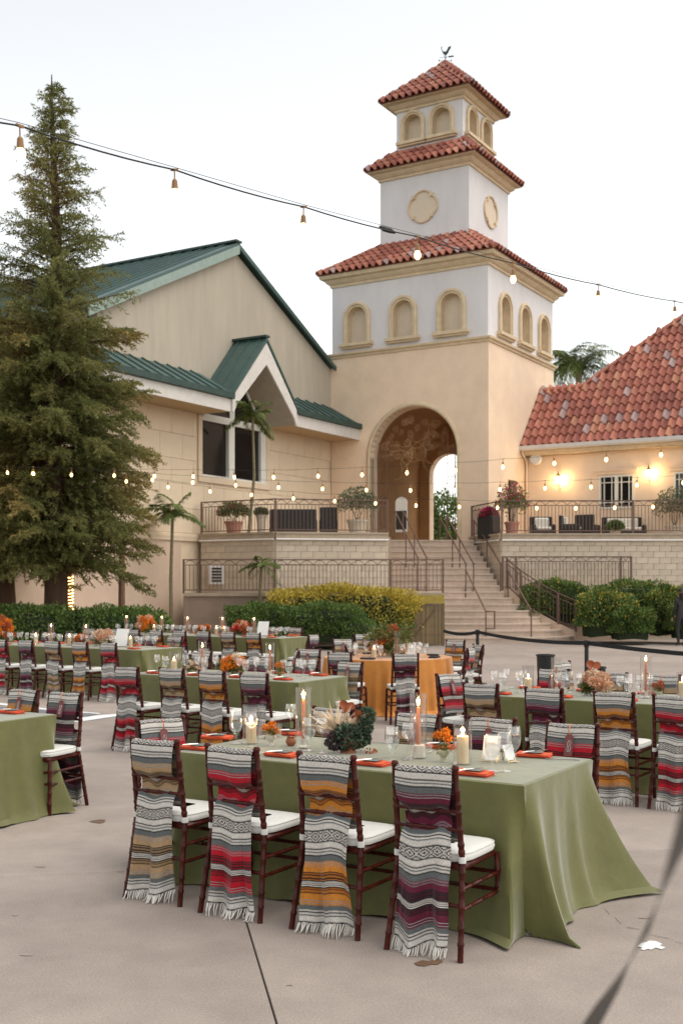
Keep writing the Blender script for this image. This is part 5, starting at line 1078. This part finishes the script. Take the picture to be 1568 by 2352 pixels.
def redwood(base, H_, Rf, label, seed, dens=1.0, zmin=2.0):
    g = np.random.default_rng(seed); t = empty('redwood_tree', base, 0, label, 'tree')
    n = 14; pts = [Vector((base.x+.05*math.sin(i*.8), base.y+.05*math.cos(i*.7), H_*i/n)) for i in range(n+1)]; MB().tube(pts, [.30*(1-i/n)**.8+.012+(.16 if i == 0 else 0) for i in range(n+1)], 10).build('trunk', M_bark, t, smooth=True)
    limb = MB(); P_, D_, L_ = [], [], []
    nb = int(260*dens)
    for k in range(nb):
        h = zmin+(H_-zmin-.25)*((k+.5)/nb)**1.08; az = k*2.39996+g.normal()*.25; Lb = Rf(h)*(g.uniform(.72, 1.14) if h < .6*H_ else g.uniform(.45, 1.3))
        if Lb < .08: continue
        out = np.array([math.cos(az), math.sin(az), 0]); side = np.array([-math.sin(az), math.cos(az), 0]); up = (.55 if h > .6*H_ else .22)+g.normal()*.15; dr = (.42 if h < .5*H_ else .25)
        pos = lambda s: np.array([base.x, base.y, h])+out*(Lb*s)+np.array([0, 0, 1])*(Lb*(up*s-dr*s*s+.10*s**4))
        limb.tube([Vector(pos(s)) for s in (0, .3, .6, .95)], [.028*Lb**.6, .02*Lb**.6, .012*Lb**.6, .003], 4, False)
        nt = int(9+Lb*15)
        for q in range(nt):
            s = .12+.88*(q+g.random())/nt; tl = (.06+.10*min(1, Lb)+.24*Lb*(1-s)+.08*min(1.5, Lb))*g.uniform(.7, 1.25); sg = 1 if q % 2 else -1
            d = out*(.55+.4*s)+side*sg*g.uniform(.2, 1.0)+np.array([0, 0, g.uniform(-.6, .55)]); d /= np.linalg.norm(d)
            m_ = int((10+tl*52)*(1.25 if h < .58*H_ else .55)); a = np.linspace(.05, 1, m_)[:, None]; p = pos(s)+d*tl*a+np.array([0, 0, -1])*(tl*.25*a*a)
            dd = d+g.normal(size=(m_, 3))*.7+np.array([0, 0, -.15]); P_.append(p); D_.append(dd)
    limb.build('limbs', M_bark, t)
    Pn = np.concatenate(P_); Dn = np.concatenate(D_); V = leaf_quads(Pn, Dn, .085, .026, g); mi = (np.sin(Pn[:, 0]*2.1+seed)+np.sin(Pn[:, 1]*2.3)+np.sin(Pn[:, 2]*1.7+1)+g.normal(size=len(Pn))*.5 > 1.35).astype(int)
    o = link('crown', quads_mesh('crown', V, [M_need, M_need2], mi), t, True); return t
tb = P(125, 1480, 28.0); tb.z = 0
Rw = lambda h: np.interp(h, [2.0, 2.6, 4.0, 6.0, 7.2, 8.6, 9.2, 10.0, 11.2, 12.6, 13.6, 14.3], [1.9, 2.2, 2.4, 2.35, 2.1, 1.8, 1.45, 1.25, .95, .60, .30, .05])
redwood(tb, 14.25, Rw, 'tall redwood tree with a thinning pointed top on the left', 5, 1.15, 2.25)
tb2 = P(8, 1480, 29.5); tb2.z = 0
redwood(tb2, 9.0, lambda h: np.interp(h, [2, 3, 5, 7.5, 8.6, 9], [2.0, 2.5, 2.3, 1.7, .7, .1]), 'lower dark redwood at the left picture edge', 9, .62, 2.4)
def shrub(name, c, rad, label, mats, n, size, seed, box=.0, cat='shrub', group=None, mixf=None, core=True):
    """leafy mass: superellipsoid shell of leaves over a dark core; c = base centre"""
    g = np.random.default_rng(seed); t = empty(name, c, 0, label, cat, group); rx, ry, rz = rad
    d = g.normal(size=(n, 3)); d[:, 2] = np.abs(d[:, 2])*1.0-.15; d /= np.linalg.norm(d, axis=1, keepdims=True)
    p_ = 2+box*8; k = 1/np.maximum((np.abs(d)**p_).sum(1)**(1/p_), 1e-6); lump = 1+.09*np.sin(d[:, 0]*7+seed)*np.sin(d[:, 1]*6+1)+.07*np.sin(d[:, 2]*9+d[:, 0]*5)
    u = d*(k*lump*(.80+.22*g.random(n)))[:, None]; u[:, 2] = np.maximum(u[:, 2], -.1)
    zc = rz*.42; pos = u*np.array([rx, ry, rz*.58])+np.array([c.x, c.y, c.z+zc]); pos[:, 2] = np.maximum(pos[:, 2], c.z+.02)
    V = leaf_quads(pos, d+g.normal(size=(n, 3))*.7+np.array([0, 0, .25]), size, size*.55, g)
    mi = None if mixf is None else mixf(d, pos, g)
    link('foliage', quads_mesh('foliage', V, mats, mi), t, True)
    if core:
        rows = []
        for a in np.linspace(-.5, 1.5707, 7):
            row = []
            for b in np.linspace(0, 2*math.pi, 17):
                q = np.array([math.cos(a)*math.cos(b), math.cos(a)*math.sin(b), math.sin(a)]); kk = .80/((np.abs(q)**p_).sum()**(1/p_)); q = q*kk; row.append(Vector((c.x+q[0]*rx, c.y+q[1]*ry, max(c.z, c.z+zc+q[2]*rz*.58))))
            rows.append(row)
        MB().grid(rows).build('shade_core', M_core, t)  # solid core, not branches; its near-black colour stands in for shade among the leaves
    return t
def gp(px, Y, z=0.0): return Vector(((px-CX)/FOC*Y, Y, z))
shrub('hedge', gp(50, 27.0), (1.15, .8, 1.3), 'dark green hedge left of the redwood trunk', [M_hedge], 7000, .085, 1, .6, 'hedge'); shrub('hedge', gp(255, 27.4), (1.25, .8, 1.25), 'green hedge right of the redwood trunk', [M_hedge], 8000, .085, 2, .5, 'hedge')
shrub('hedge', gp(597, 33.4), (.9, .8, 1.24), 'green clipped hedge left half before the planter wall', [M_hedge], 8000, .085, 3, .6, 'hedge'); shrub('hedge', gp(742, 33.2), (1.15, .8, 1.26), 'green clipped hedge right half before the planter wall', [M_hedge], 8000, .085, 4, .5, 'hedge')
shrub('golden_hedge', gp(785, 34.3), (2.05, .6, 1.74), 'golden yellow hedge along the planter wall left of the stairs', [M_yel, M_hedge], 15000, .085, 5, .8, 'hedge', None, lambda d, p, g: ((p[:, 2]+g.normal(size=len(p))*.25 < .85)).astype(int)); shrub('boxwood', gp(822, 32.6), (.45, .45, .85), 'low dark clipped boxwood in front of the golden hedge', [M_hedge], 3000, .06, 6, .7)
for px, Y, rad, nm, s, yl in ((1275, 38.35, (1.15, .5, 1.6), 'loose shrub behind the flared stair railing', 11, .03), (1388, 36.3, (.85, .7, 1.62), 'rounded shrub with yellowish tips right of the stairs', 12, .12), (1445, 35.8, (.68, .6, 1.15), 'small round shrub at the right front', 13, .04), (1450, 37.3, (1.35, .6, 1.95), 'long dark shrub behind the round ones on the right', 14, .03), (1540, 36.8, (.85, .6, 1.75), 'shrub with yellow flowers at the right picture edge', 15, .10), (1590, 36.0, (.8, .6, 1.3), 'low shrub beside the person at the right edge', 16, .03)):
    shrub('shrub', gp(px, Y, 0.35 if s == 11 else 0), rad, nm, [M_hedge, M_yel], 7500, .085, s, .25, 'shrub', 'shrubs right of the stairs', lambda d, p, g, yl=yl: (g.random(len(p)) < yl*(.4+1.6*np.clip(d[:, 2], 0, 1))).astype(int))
for px, Y, rad, nm, s in ((1030, 62, (2.6, 2, 5.4), 'leafy tree seen through the tower arch', 21), (985, 64, (1.8, 2, 4.6), 'second leafy tree seen through the tower arch', 22)):
    t = shrub('background_tree', gp(px, Y, 1.2), rad, nm, [M_hedge], 6000, .22, s, 0, 'tree', None, None, False); MB().tube([gp(px, Y), gp(px, Y, 4.5)], [.2, .1], 7).build('trunk', M_bark, t)
def palm(base, top, fl, nf, label, seed, r=.06, nl=26, lw=.05, arch=.55, wrap=False):
    g = np.random.default_rng(seed); t = empty('palm_tree', base, 0, label, 'palm tree'); mid = base.lerp(top, .5)+Vector((g.normal()*.06, 0, 0)); n = 10
    pts = [base.lerp(mid, i/5) for i in range(6)]+[mid.lerp(top, i/5) for i in range(1, 6)]
    MB().tube(pts, [r*(1.25-.4*i/10)*(1.06 if i % 2 else 1) for i in range(11)], 8).build('trunk', M_ptr, t, smooth=True)
    for f in range(nf):
        az = f*2.39996+g.normal()*.2; el = g.uniform(-.1, 1.25); L = fl*g.uniform(.8, 1.1); out = np.array([math.cos(az), math.sin(az), 0]); sd = np.array([-math.sin(az), math.cos(az), 0])
        tt = np.linspace(0, 1, nl); rach = np.array(top)+out*(L*np.cos(el*.8)*tt[:, None])+np.array([0, 0, 1])*(L*(math.sin(el)*tt-arch*(1.2 if el < .8 else .8)*tt**2))[:, None]
        tang = np.gradient(rach, axis=0); tang /= np.linalg.norm(tang, axis=1, keepdims=True); V = []
        for sg in (-1, 1):
            ll = L*.34*np.sin(np.pi*np.clip(tt*.85+.12, 0, 1))**.7; d = tang*.55+sd*sg+np.array([0, 0, -.25])+g.normal(size=(nl, 3))*.08; d /= np.linalg.norm(d, axis=1, keepdims=True)
            w = np.cross(d, np.array([0, 0, 1.])); w /= np.maximum(np.linalg.norm(w, axis=1, keepdims=True), 1e-6); w = w*lw*.5*fl
            V.append(np.stack([rach-w*.4, rach+d*ll[:, None]*.5-w+np.array([0, 0, .02]), rach+d*ll[:, None]+np.array([0, 0, -.06])*fl, rach+d*ll[:, None]*.5+w], 1))
        st = MB(); st.tube([Vector(p) for p in rach[::5]], [.012*fl]+[.006*fl]*(len(rach[::5])-1), 4, False); fo = link('frond', quads_mesh('frond', np.concatenate(V), M_palm), t, True); link('rachis', st.mesh('rachis', M_ptr), fo)
    return t
palm(gp(571, 38.4, FLOOR), P(580, 955, 38.4), 1.05, 12, 'slender palm with a dark crown in front of the dark window', 3, .045); palm(gp(394, 35.4), P(397, 1178, 35.4), 1.15, 11, 'small palm with bright fronds beside the cream wall', 4, .05, arch=.35); palm(gp(600, 34.9), P(600, 1300, 34.9), .7, 9, 'tiny palm behind the green hedge', 5, .05)
palm(gp(1328, 62), P(1328, 845, 62), 2.9, 34, 'feathery palm crown behind the tile roof', 6, .18, 34, .018, .75)
# thin trunks at the base wall, one wrapped in a lit rope
tk = empty('slim_tree', gp(160, 29.3), 0, 'slim trunk wrapped with glowing rope light behind the hedge', 'tree'); MB().tube([gp(158, 29.3), gp(160, 29.3, 3.2)], [.09, .07], 8).build('trunk', M_bark, tk, smooth=True)
MB().tube([gp(160, 29.3)+Vector((.10*math.cos(a), .10*math.sin(a), .9+a*.013)) for a in np.linspace(0, 90, 260)], .012, 4).build('rope_light', emit('rope_glow', (1.0, .6, .22), 4.0), tk)
tk = empty('slim_tree', gp(279, 30.5), 0, 'bare slim brown trunk against the rosy wall', 'tree'); MB().tube([gp(279, 30.5), gp(281, 30.5, 3.0)], [.10, .08], 8).build('trunk', pm('brown_trunk', (.16, .09, .06), rough=.9, var=.2), tk, smooth=True)

# ================================================================== PATIO FURNITURE ON THE TERRACE
M_wick = pm('black_wicker', (0.022, 0.020, 0.019), rough=.6, var=.4, scale=60, bump=.5, bscale=150); M_pad = pm('ivory_outdoor_cushion', (.66, .62, .54), rough=.9, var=.05)
def sofa(px0, px1, Y, label, back=True, pads=True, face=0.0, hb=.82):
    xa = (px0-CX)/FOC*Y; xb = (px1-CX)/FOC*Y; w = xb-xa; t = empty('wicker_sofa', ((xa+xb)/2, Y, FLOOR), face, label, 'sofa', 'wicker seats on the terrace')
    MB().bbox((0, 0, .2), (w, .75, .34), .03).build('base', M_wick, t, False)
    for s in (-1, 1): MB().bbox((s*(w/2-.07), 0, .46), (.14, .75, .22), .03).build('arm', M_wick, t, False)
    if back: MB().bbox((0, .33, .55), (w-.02, .12, hb-.15), .03).build('backrest', M_wick, t, False)
    if pads:
        MB().bbox((0, -.04, .43), (w-.3, .62, .12), .04).build('seat_cushion', M_pad, t, False); MB().bbox((0, .20, .66), (w-.32, .14, .36), .05).build('back_cushion', M_pad, t, False)
    return t
sofa(620, 728, 38.8, 'long black wicker sofa with its back to the left railing', True, False, math.pi, .85); sofa(734, 775, 38.9, 'tall black wicker chair beside the left sofa', True, False, math.pi, 1.0)
sofa(1218, 1272, 42.0, 'wicker armchair with white cushions beside the flower pot on the right'); sofa(1290, 1330, 41.6, 'wicker armchair turned sideways in the middle of the right terrace', True, True, 1.2); sofa(1325, 1372, 42.0, 'dark wicker tub chair left of the pale sofa', True, False, 2.6, .9); sofa(1385, 1478, 42.3, 'wide wicker sofa with pale cushions under the white window')
M_pinkpot = pm('rose_clay_pot', (.42, .20, .15), rough=.8, var=.1); M_grpot = pm('stone_urn', (.50, .43, .34), rough=.85, var=.1)
def pot(px, Y, r, h, mat, label, plant=None, pr=.4, ph_=.7, seed=1, mats=None, mixf=None, z=FLOOR):
    t = empty('potted_plant', gp(px, Y, z), 0, label, 'potted plant', 'potted plants on the terrace'); MB().lathe([(r*.7, 0), (r*.95, h*.85), (r*1.05, h*.87), (r*1.05, h), (r*.9, h), (0, h*.9)], (0, 0, 0), 16, True, False).build('pot', mat, t, False, True)
    g = np.random.default_rng(seed); n = 1500; d = g.normal(size=(n, 3)); d[:, 2] = np.abs(d[:, 2])-.2; d /= np.linalg.norm(d, axis=1, keepdims=True); pos = d*(g.random(n)**.45)[:, None]*np.array([pr, pr, ph_*.55])+np.array([0, 0, h+ph_*.38])
    link('foliage', quads_mesh('foliage', leaf_quads(pos, d+g.normal(size=(n, 3))*.6, .10, .045, g), mats or [M_hedge], None if mixf is None else mixf(pos, g)), t)
    for k in range(5): a = k*1.26; MB().tube([(0, 0, h*.8), (pr*.3*math.cos(a), pr*.3*math.sin(a), h+ph_*.35), (pr*.6*math.cos(a+.3), pr*.6*math.sin(a+.3), h+ph_*.7)], [.012, .008, .004], 4).build('stem', M_bark, t, False)
    return t
pot(537, 38.3, .30, .48, M_pinkpot, 'rose clay pot with a straggly flowering plant on the left terrace', None, .55, .7, 1, [M_hedge, M_boug], lambda p, g: (g.random(len(p)) < .08).astype(int)); pot(820, 38.6, .34, .55, M_grpot, 'stone urn with a big grey green bush by the left railing end', None, .72, 1.2, 2, [M_oliv]); pot(600, 38.6, .17, .72, M_grpot, 'pale stone pedestal pot next to the left sofa', None, .2, .2, 3, [M_oliv])
pot(1175, 41.0, .26, .62, M_pinkpot, 'clay pot with climbing bougainvillea by the right railing corner', None, .60, 1.5, 4, [M_hedge, M_boug], lambda p, g: (g.random(len(p)) < .10+.25*(p[:, 2] > 1.4)).astype(int)); pot(1548, 41.2, .35, .5, M_grpot, 'big pot with a feathery olive shrub at the right picture edge', None, .75, 1.5, 5, [M_oliv]); pot(1412, 40.4, .18, .25, M_grpot, 'small pot with a green fern near the right railing', None, .28, .4, 6)
t = empty('planter_box', gp(1122, 40.7, FLOOR), R(-60), 'dark wicker planter box with magenta flowers at the railing corner', 'planter'); MB().bbox((0, 0, .40), (.8, .45, .8), .03).build('box', M_wick, t, False)
g = np.random.default_rng(8); d = g.normal(size=(900, 3)); d[:, 2] = np.abs(d[:, 2]); d /= np.linalg.norm(d, axis=1, keepdims=True); link('flowers', quads_mesh('flowers', leaf_quads(d*g.random((900, 1))**.4*np.array([.34, .3, .28])+np.array([0, 0, .8]), d, .09, .07, g), [M_boug, M_hedge], (g.random(900) < .3).astype(int)), t)
t = empty('welcome_board', P(921, 1222, 43.4), TRZ, 'white arched sign board standing inside the tower arch', 'sign'); m = MB(); m.prism([(-.25, 0, .0), (.25, 0, 0), (.25, 0, 1.15), (.17, 0, 1.28), (0, 0, 1.33), (-.17, 0, 1.28), (-.25, 0, 1.15)], (0, .04, 0)); m.build('panel', M_wfr, t, False); m = MB(); m.box((0, -.01, .45), (.44, .03, .7)); m.build('lower_panel', M_dark, t, False)

# ================================================================== STRING LIGHTS, STANCHIONS, BINS, PERSON, STRAP
M_cable = pm('black_rubber', (.015, .015, .014), rough=.6); M_sock = pm('bulb_socket', (.26, .14, .05), rough=.5); M_bulb = emit('warm_bulb', (1.0, .60, .24), 5.0)  # socket's amber has the bulb's glow on it put into the base colour
def string_lights(label, pts, drop, sc, mid=.12, br=.021):
    """pts: bulb hang points (world) along the cable"""
    t = empty('string_lights', pts[0], 0, label, 'string lights', 'string lights over the plaza'); m = MB(); path = []
    for a, b in zip(pts, pts[1:]):
        for k in range(6): s = k/6; q = a.lerp(b, s); path.append(q-Z3*(mid*sc*4*s*(1-s)*.12))
    path.append(pts[-1]); m.tube(path, .0042*sc if sc == 1.0 else .003, 5); m.build('cable', M_cable, t)
    so = MB().tube([(0, 0, 0), (0, 0, -.05*sc)], .003*sc, 5).lathe([(.010, -.045), (.014, -.05), (.016, -.085), (.017, -.09)], (0, 0, 0), 8)
    so = MB(); so.tube([(0, 0, .006*sc), (0, 0, -.05*sc)], .0032*sc, 5); so.lathe([(.007*sc, -.044*sc), (.0125*sc, -.052*sc), (.0145*sc, -.078*sc), (.0165*sc, -.092*sc)], (0, 0, 0), 8); so.bar((-.018*sc, 0, 0), (.018*sc, 0, 0), .010*sc, .010*sc); sm = so.mesh('socket', M_sock)
    k = br/.021*sc; bm = MB().lathe([(0, -.145*k-.0*sc), (.010*k, -.142*k), (.019*k, -.128*k), (.021*k, -.115*k), (.016*k, -.098*k), (.012*k, -.088*k)], (0, 0, 0), 10).mesh('bulb', M_bulb, smooth=True)
    for p in pts[1:-1]:
        o = link('socket', sm, t); o.matrix_parent_inverse = Matrix.Translation(-t.location); o.location = p; o.rotation_euler = (0, random.uniform(-.06, .06), random.random()); link('bulb', bm, o)
    return t
NB = [((46, 289), 4.65), ((401, 390), 5.4), ((697, 475), 6.25), ((957, 543), 7.15), ((1178, 604), 8.1), ((1373, 654), 9.1), ((1548, 692), 10.1)]
ns = [P(-320, 205, 4.0)]+[P(*p, Y) for p, Y in NB]+[P(1720, 720, 11.2)]
st = string_lights('nearest string of bulbs sweeping across the sky in front of the tower', ns, 1, 1.0, .10); m = MB(); m.tube([p+Vector((0, 0, .012+.03*0)) for i, p in enumerate(ns)], .0015, 4); m.build('guy_wire', M_cable, st)
m = MB(); q = P(889, 527, 6.95); m.tube([q-Vector((.05, .02, -.012)), q-Vector((.02, .01, 0)), q+Vector((.02, .01, -.005)), q+Vector((.05, .02, -.016))], [.005, .016, .016, .005], 8); m.build('connector', M_cable, st)
S1 = [(-120, 1068), (17, 1070), (75, 1072), (165, 1075), (263, 1076), (355, 1077), (444.7, 1078), (537.6, 1079), (629.4, 1079), (730, 1076), (831.7, 1073), (934.7, 1068), (1045, 1062), (1154.6, 1054), (1271, 1045), (1392, 1036), (1517, 1025), (1650, 1012)]
S2 = [(-100, 1068), (78, 1072), (350, 1086), (442, 1092), (541, 1098), (640, 1103), (741, 1106), (841, 1108.5), (942.4, 1109.5), (1044, 1109), (1148, 1107), (1251, 1104), (1356.5, 1101), (1462, 1096), (1567, 1091), (1680, 1086)]
S3 = [(180, 1078), (290, 1090), (385.6, 1103), (481.8, 1113), (578, 1121), (673, 1129), (768, 1135), (861.6, 1140), (955, 1145), (1053.6, 1148), (1142, 1150), (1231, 1151), (1321, 1151), (1410, 1150), (1498.8, 1148), (1620, 1144)]
for nm, S, Ya, Yb in (('highest far string of warm bulbs across the tower arch', S1, 27.0, 20.0), ('middle far string of warm bulbs across the tower arch', S2, 26.2, 23.0), ('lowest far string of warm bulbs along the terrace railing', S3, 27, 25)):
    n = len(S); string_lights(nm, [P(x, y, Ya+(Yb-Ya)*(x+120)/1800) for x, y in S], 1, 1.2, .10, .024)
M_post = pm('black_stanchion', (.012, .014, .013), rough=.45); M_belt = pm('black_webbing', (.010, .013, .015), rough=.8)
def stanchion(p, label):
    t = empty('stanchion', p, 0, label, 'stanchion', 'stanchion posts'); MB().lathe([(.17, 0), (.17, .012), (.06, .03), (.03, .05)], (0, 0, 0), 18).build('base', M_post, t, False, True); MB().tube([(0, 0, .03), (0, 0, .93)], .031, 12).build('post', M_post, t, False, True); MB().lathe([(.035, .90), (.042, .91), (.042, .99), (.03, 1.0)], (0, 0, 0), 12).build('belt_head', M_post, t, False, True); return p
b1 = G(1096, 1446, 1.0); b1.z = 0; b2 = G(1346, 1470, 1.0); b2.z = 0; b0 = G(1018, 1447, .97); b0.z = 0; b3 = Vector((5.6, 12.6, 0))
stanchion(b1, 'black stanchion post near the round orange table'); stanchion(b2, 'black stanchion post behind the right green table'); stanchion(b3, 'black stanchion post outside the right picture edge') if False else None
for a, b, nm in ((b0, b1, 'short black belt left of the first stanchion'), (b1, b2, 'long black belt between the two stanchions'), (b2, b3, 'black belt running from the second stanchion out of the picture')):
    m = MB(); m.grid([[a.lerp(b, s)+Z3*(z-.10*4*s*(1-s)*.5) for s in np.linspace(0, 1, 14)] for z in (.985, .925)]); m.grid([[a.lerp(b, s)+Vector((0, .004, 0))+Z3*(z-.10*4*s*(1-s)*.5) for s in np.linspace(0, 1, 14)] for z in (.985, .925)]); m.build('barrier_belt', M_belt, label=nm, cat='belt', group='black barrier belts')
M_bin = pm('black_plastic', (.012, .012, .012), rough=.4, var=.3)
for px, py, Y, nm in ((1252, 1503, 12.3, 'left tall black tapered bin behind the right green table'), (1368, 1531, 11.6, 'right tall black tapered bin behind the peach bouquet')):
    h = EYE-(py-HZ)/FOC*Y; t = empty('tall_bin', gp(px, Y), 0, nm, 'bin', 'tall black bins'); MB().lathe([(.06, 0), (.095, h-.02), (.088, h-.02), (.06, .03)], (0, 0, 0), 16, True, True).build('body', M_bin, t, False, True); MB().lathe([(.098, h-.02), (.104, h-.015), (.104, h), (.09, h), (.088, h-.02)], (0, 0, 0), 16, False, False).build('rim', M_bin, t, False, True)
# person at the right edge, dark clothes, seen from a distance
def person(loc, label):
    v = [(0, 0, .95), (0, 0, 1.15), (0, .01, 1.38), (0, .01, 1.47), (0, 0, 1.60), (0, 0, 1.70), (.17, .01, 1.38), (.21, .0, 1.12), (.20, -.10, .92), (.20, -.14, .86), (-.17, .01, 1.38), (-.22, .02, 1.12), (-.27, -.06, .90), (-.28, -.08, .83), (.09, 0, .88), (.10, -.03, .50), (.10, .03, .09), (.11, -.09, .04), (-.09, 0, .88), (-.10, .02, .50), (-.10, .05, .09), (-.11, -.07, .04)]
    e = [(0, 1), (1, 2), (2, 3), (3, 4), (4, 5), (2, 6), (6, 7), (7, 8), (8, 9), (2, 10), (10, 11), (11, 12), (12, 13), (0, 14), (14, 15), (15, 16), (16, 17), (0, 18), (18, 19), (19, 20), (20, 21)]
    r = [(.155, .11), (.14, .10), (.15, .105), (.055, .055), (.078, .092), (.07, .085), (.065, .065), (.045, .045), (.034, .034), (.03, .02), (.065, .065), (.045, .045), (.034, .034), (.03, .02), (.10, .10), (.065, .065), (.045, .045), (.04, .03), (.10, .10), (.065, .065), (.045, .045), (.04, .03)]
    me = bpy.data.meshes.new('body'); me.from_pydata(v, e, []); t = empty('person', loc, R(200), label, 'person'); o = link('body', me, t)
    sk = o.modifiers.new('skin', 'SKIN'); me_s = me.skin_vertices[0] if me.skin_vertices else None
    if me_s is None:
        bpy.context.view_layer.objects.active = o; o.select_set(True); bpy.ops.mesh.customdata_skin_add(); me_s = me.skin_vertices[0]
    for i, q in enumerate(r): me_s.data[i].radius = q
    me_s.data[0].use_root = True; sb_ = o.modifiers.new('sub', 'SUBSURF'); sb_.levels = 2; sb_.render_levels = 2
    m = bpy.data.materials.new('black_clothes_and_skin'); m.use_nodes = True; N = m.node_tree.nodes; L = m.node_tree.links; b = N['Principled BSDF']; b.inputs['Roughness'].default_value = .85
    tc = N.new('ShaderNodeTexCoord'); sx = N.new('ShaderNodeSeparateXYZ'); L.new(tc.outputs['Object'], sx.inputs[0]); rp = N.new('ShaderNodeValToRGB'); rp.color_ramp.interpolation = 'CONSTANT'; rp.color_ramp.elements[0].color = (.02, .018, .018, 1); rp.color_ramp.elements[1].position = .74; rp.color_ramp.elements[1].color = (.45, .27, .19, 1)
    dv = N.new('ShaderNodeMath'); dv.operation = 'DIVIDE'; dv.inputs[1].default_value = 2; L.new(sx.outputs['Z'], dv.inputs[0]); L.new(dv.outputs[0], rp.inputs[0])
    L.new(rp.outputs[0], b.inputs['Base Color']); me.materials.append(m)
    hm = MB(); rows = []
    for a in np.linspace(.15, 1.57, 6): rows.append([Vector((.098*math.cos(a)*math.cos(q), .022+.108*math.cos(a)*math.sin(q), 1.63+.13*math.sin(a))) for q in np.linspace(0, 6.283, 15)])
    hm.grid([[p+Vector((0, .05, -.22)) if i == 0 and False else p for i, p in enumerate(rw)] for rw in rows]); hm.lathe([(.06, 1.40), (.085, 1.5), (.09, 1.62)], (0, .06, 0), 10); hm.build('hair', pm('dark_hair', (.018, .012, .009), rough=.6), t, False, True)
    for x, y, z in ((.20, -.15, .83), (-.285, -.09, .80)):
        h = MB(); h.bbox((x, y, z), (.03, .05, .08), .012)
        for k in range(4): h.tube([(x, y-.02+k*.013, z-.035), (x-.004, y-.022+k*.013, z-.07), (x-.014, y-.022+k*.013, z-.098+.006*abs(k-1.5))], [.0085, .0075, .005], 5)
        h.tube([(x, y-.022, z+.02), (x-.012, y-.045, z-.005), (x-.016, y-.05, z-.035)], [.009, .008, .005], 5); h.build('hand', pm('skin', (.45, .27, .19), rough=.6), t, False, True)
    return t
person(Vector(((1562-CX)/FOC*35.0, 35.0, 0)), 'person in black clothes standing at the right picture edge by the shrubs')
# dark strap close to the lens
m = MB(); cps = [(1690, 1600, .50, .030, .1), (1624, 1780, .58, .028, .15), (1552, 1970, .70, .022, .6), (1488, 2130, .86, .018, 1.3), (1440, 2215, .93, .022, .9), (1395, 2290, 1.0, .030, .35), (1350, 2365, 1.06, .034, .2), (1300, 2450, 1.1, .034, .2)]
L0, L1 = [], []
for i in range(len(cps)-1):
    for s in np.linspace(0, 1, 6)[:-1]:
        a = [cps[i][k]*(1-s)+cps[i+1][k]*s for k in range(5)]; c = P(a[0], a[1], a[2]); w = a[3]*.5; nx = math.cos(a[4])*.92
        L0.append(c+Vector((-w*nx*.9, -w*math.sin(a[4]), -w*nx*.42))); L1.append(c+Vector((w*nx*.9, w*math.sin(a[4]), w*nx*.42)))
m.grid([L0, L1]); m.grid([[p+Vector((0, .0015, 0)) for p in L0], [p+Vector((0, .0015, 0)) for p in L1]]); m.build('strap', pm('dark_grey_strap', (.055, .055, .05), rough=.5), label='blurred dark strap twisting across the lower right corner', cat='strap')
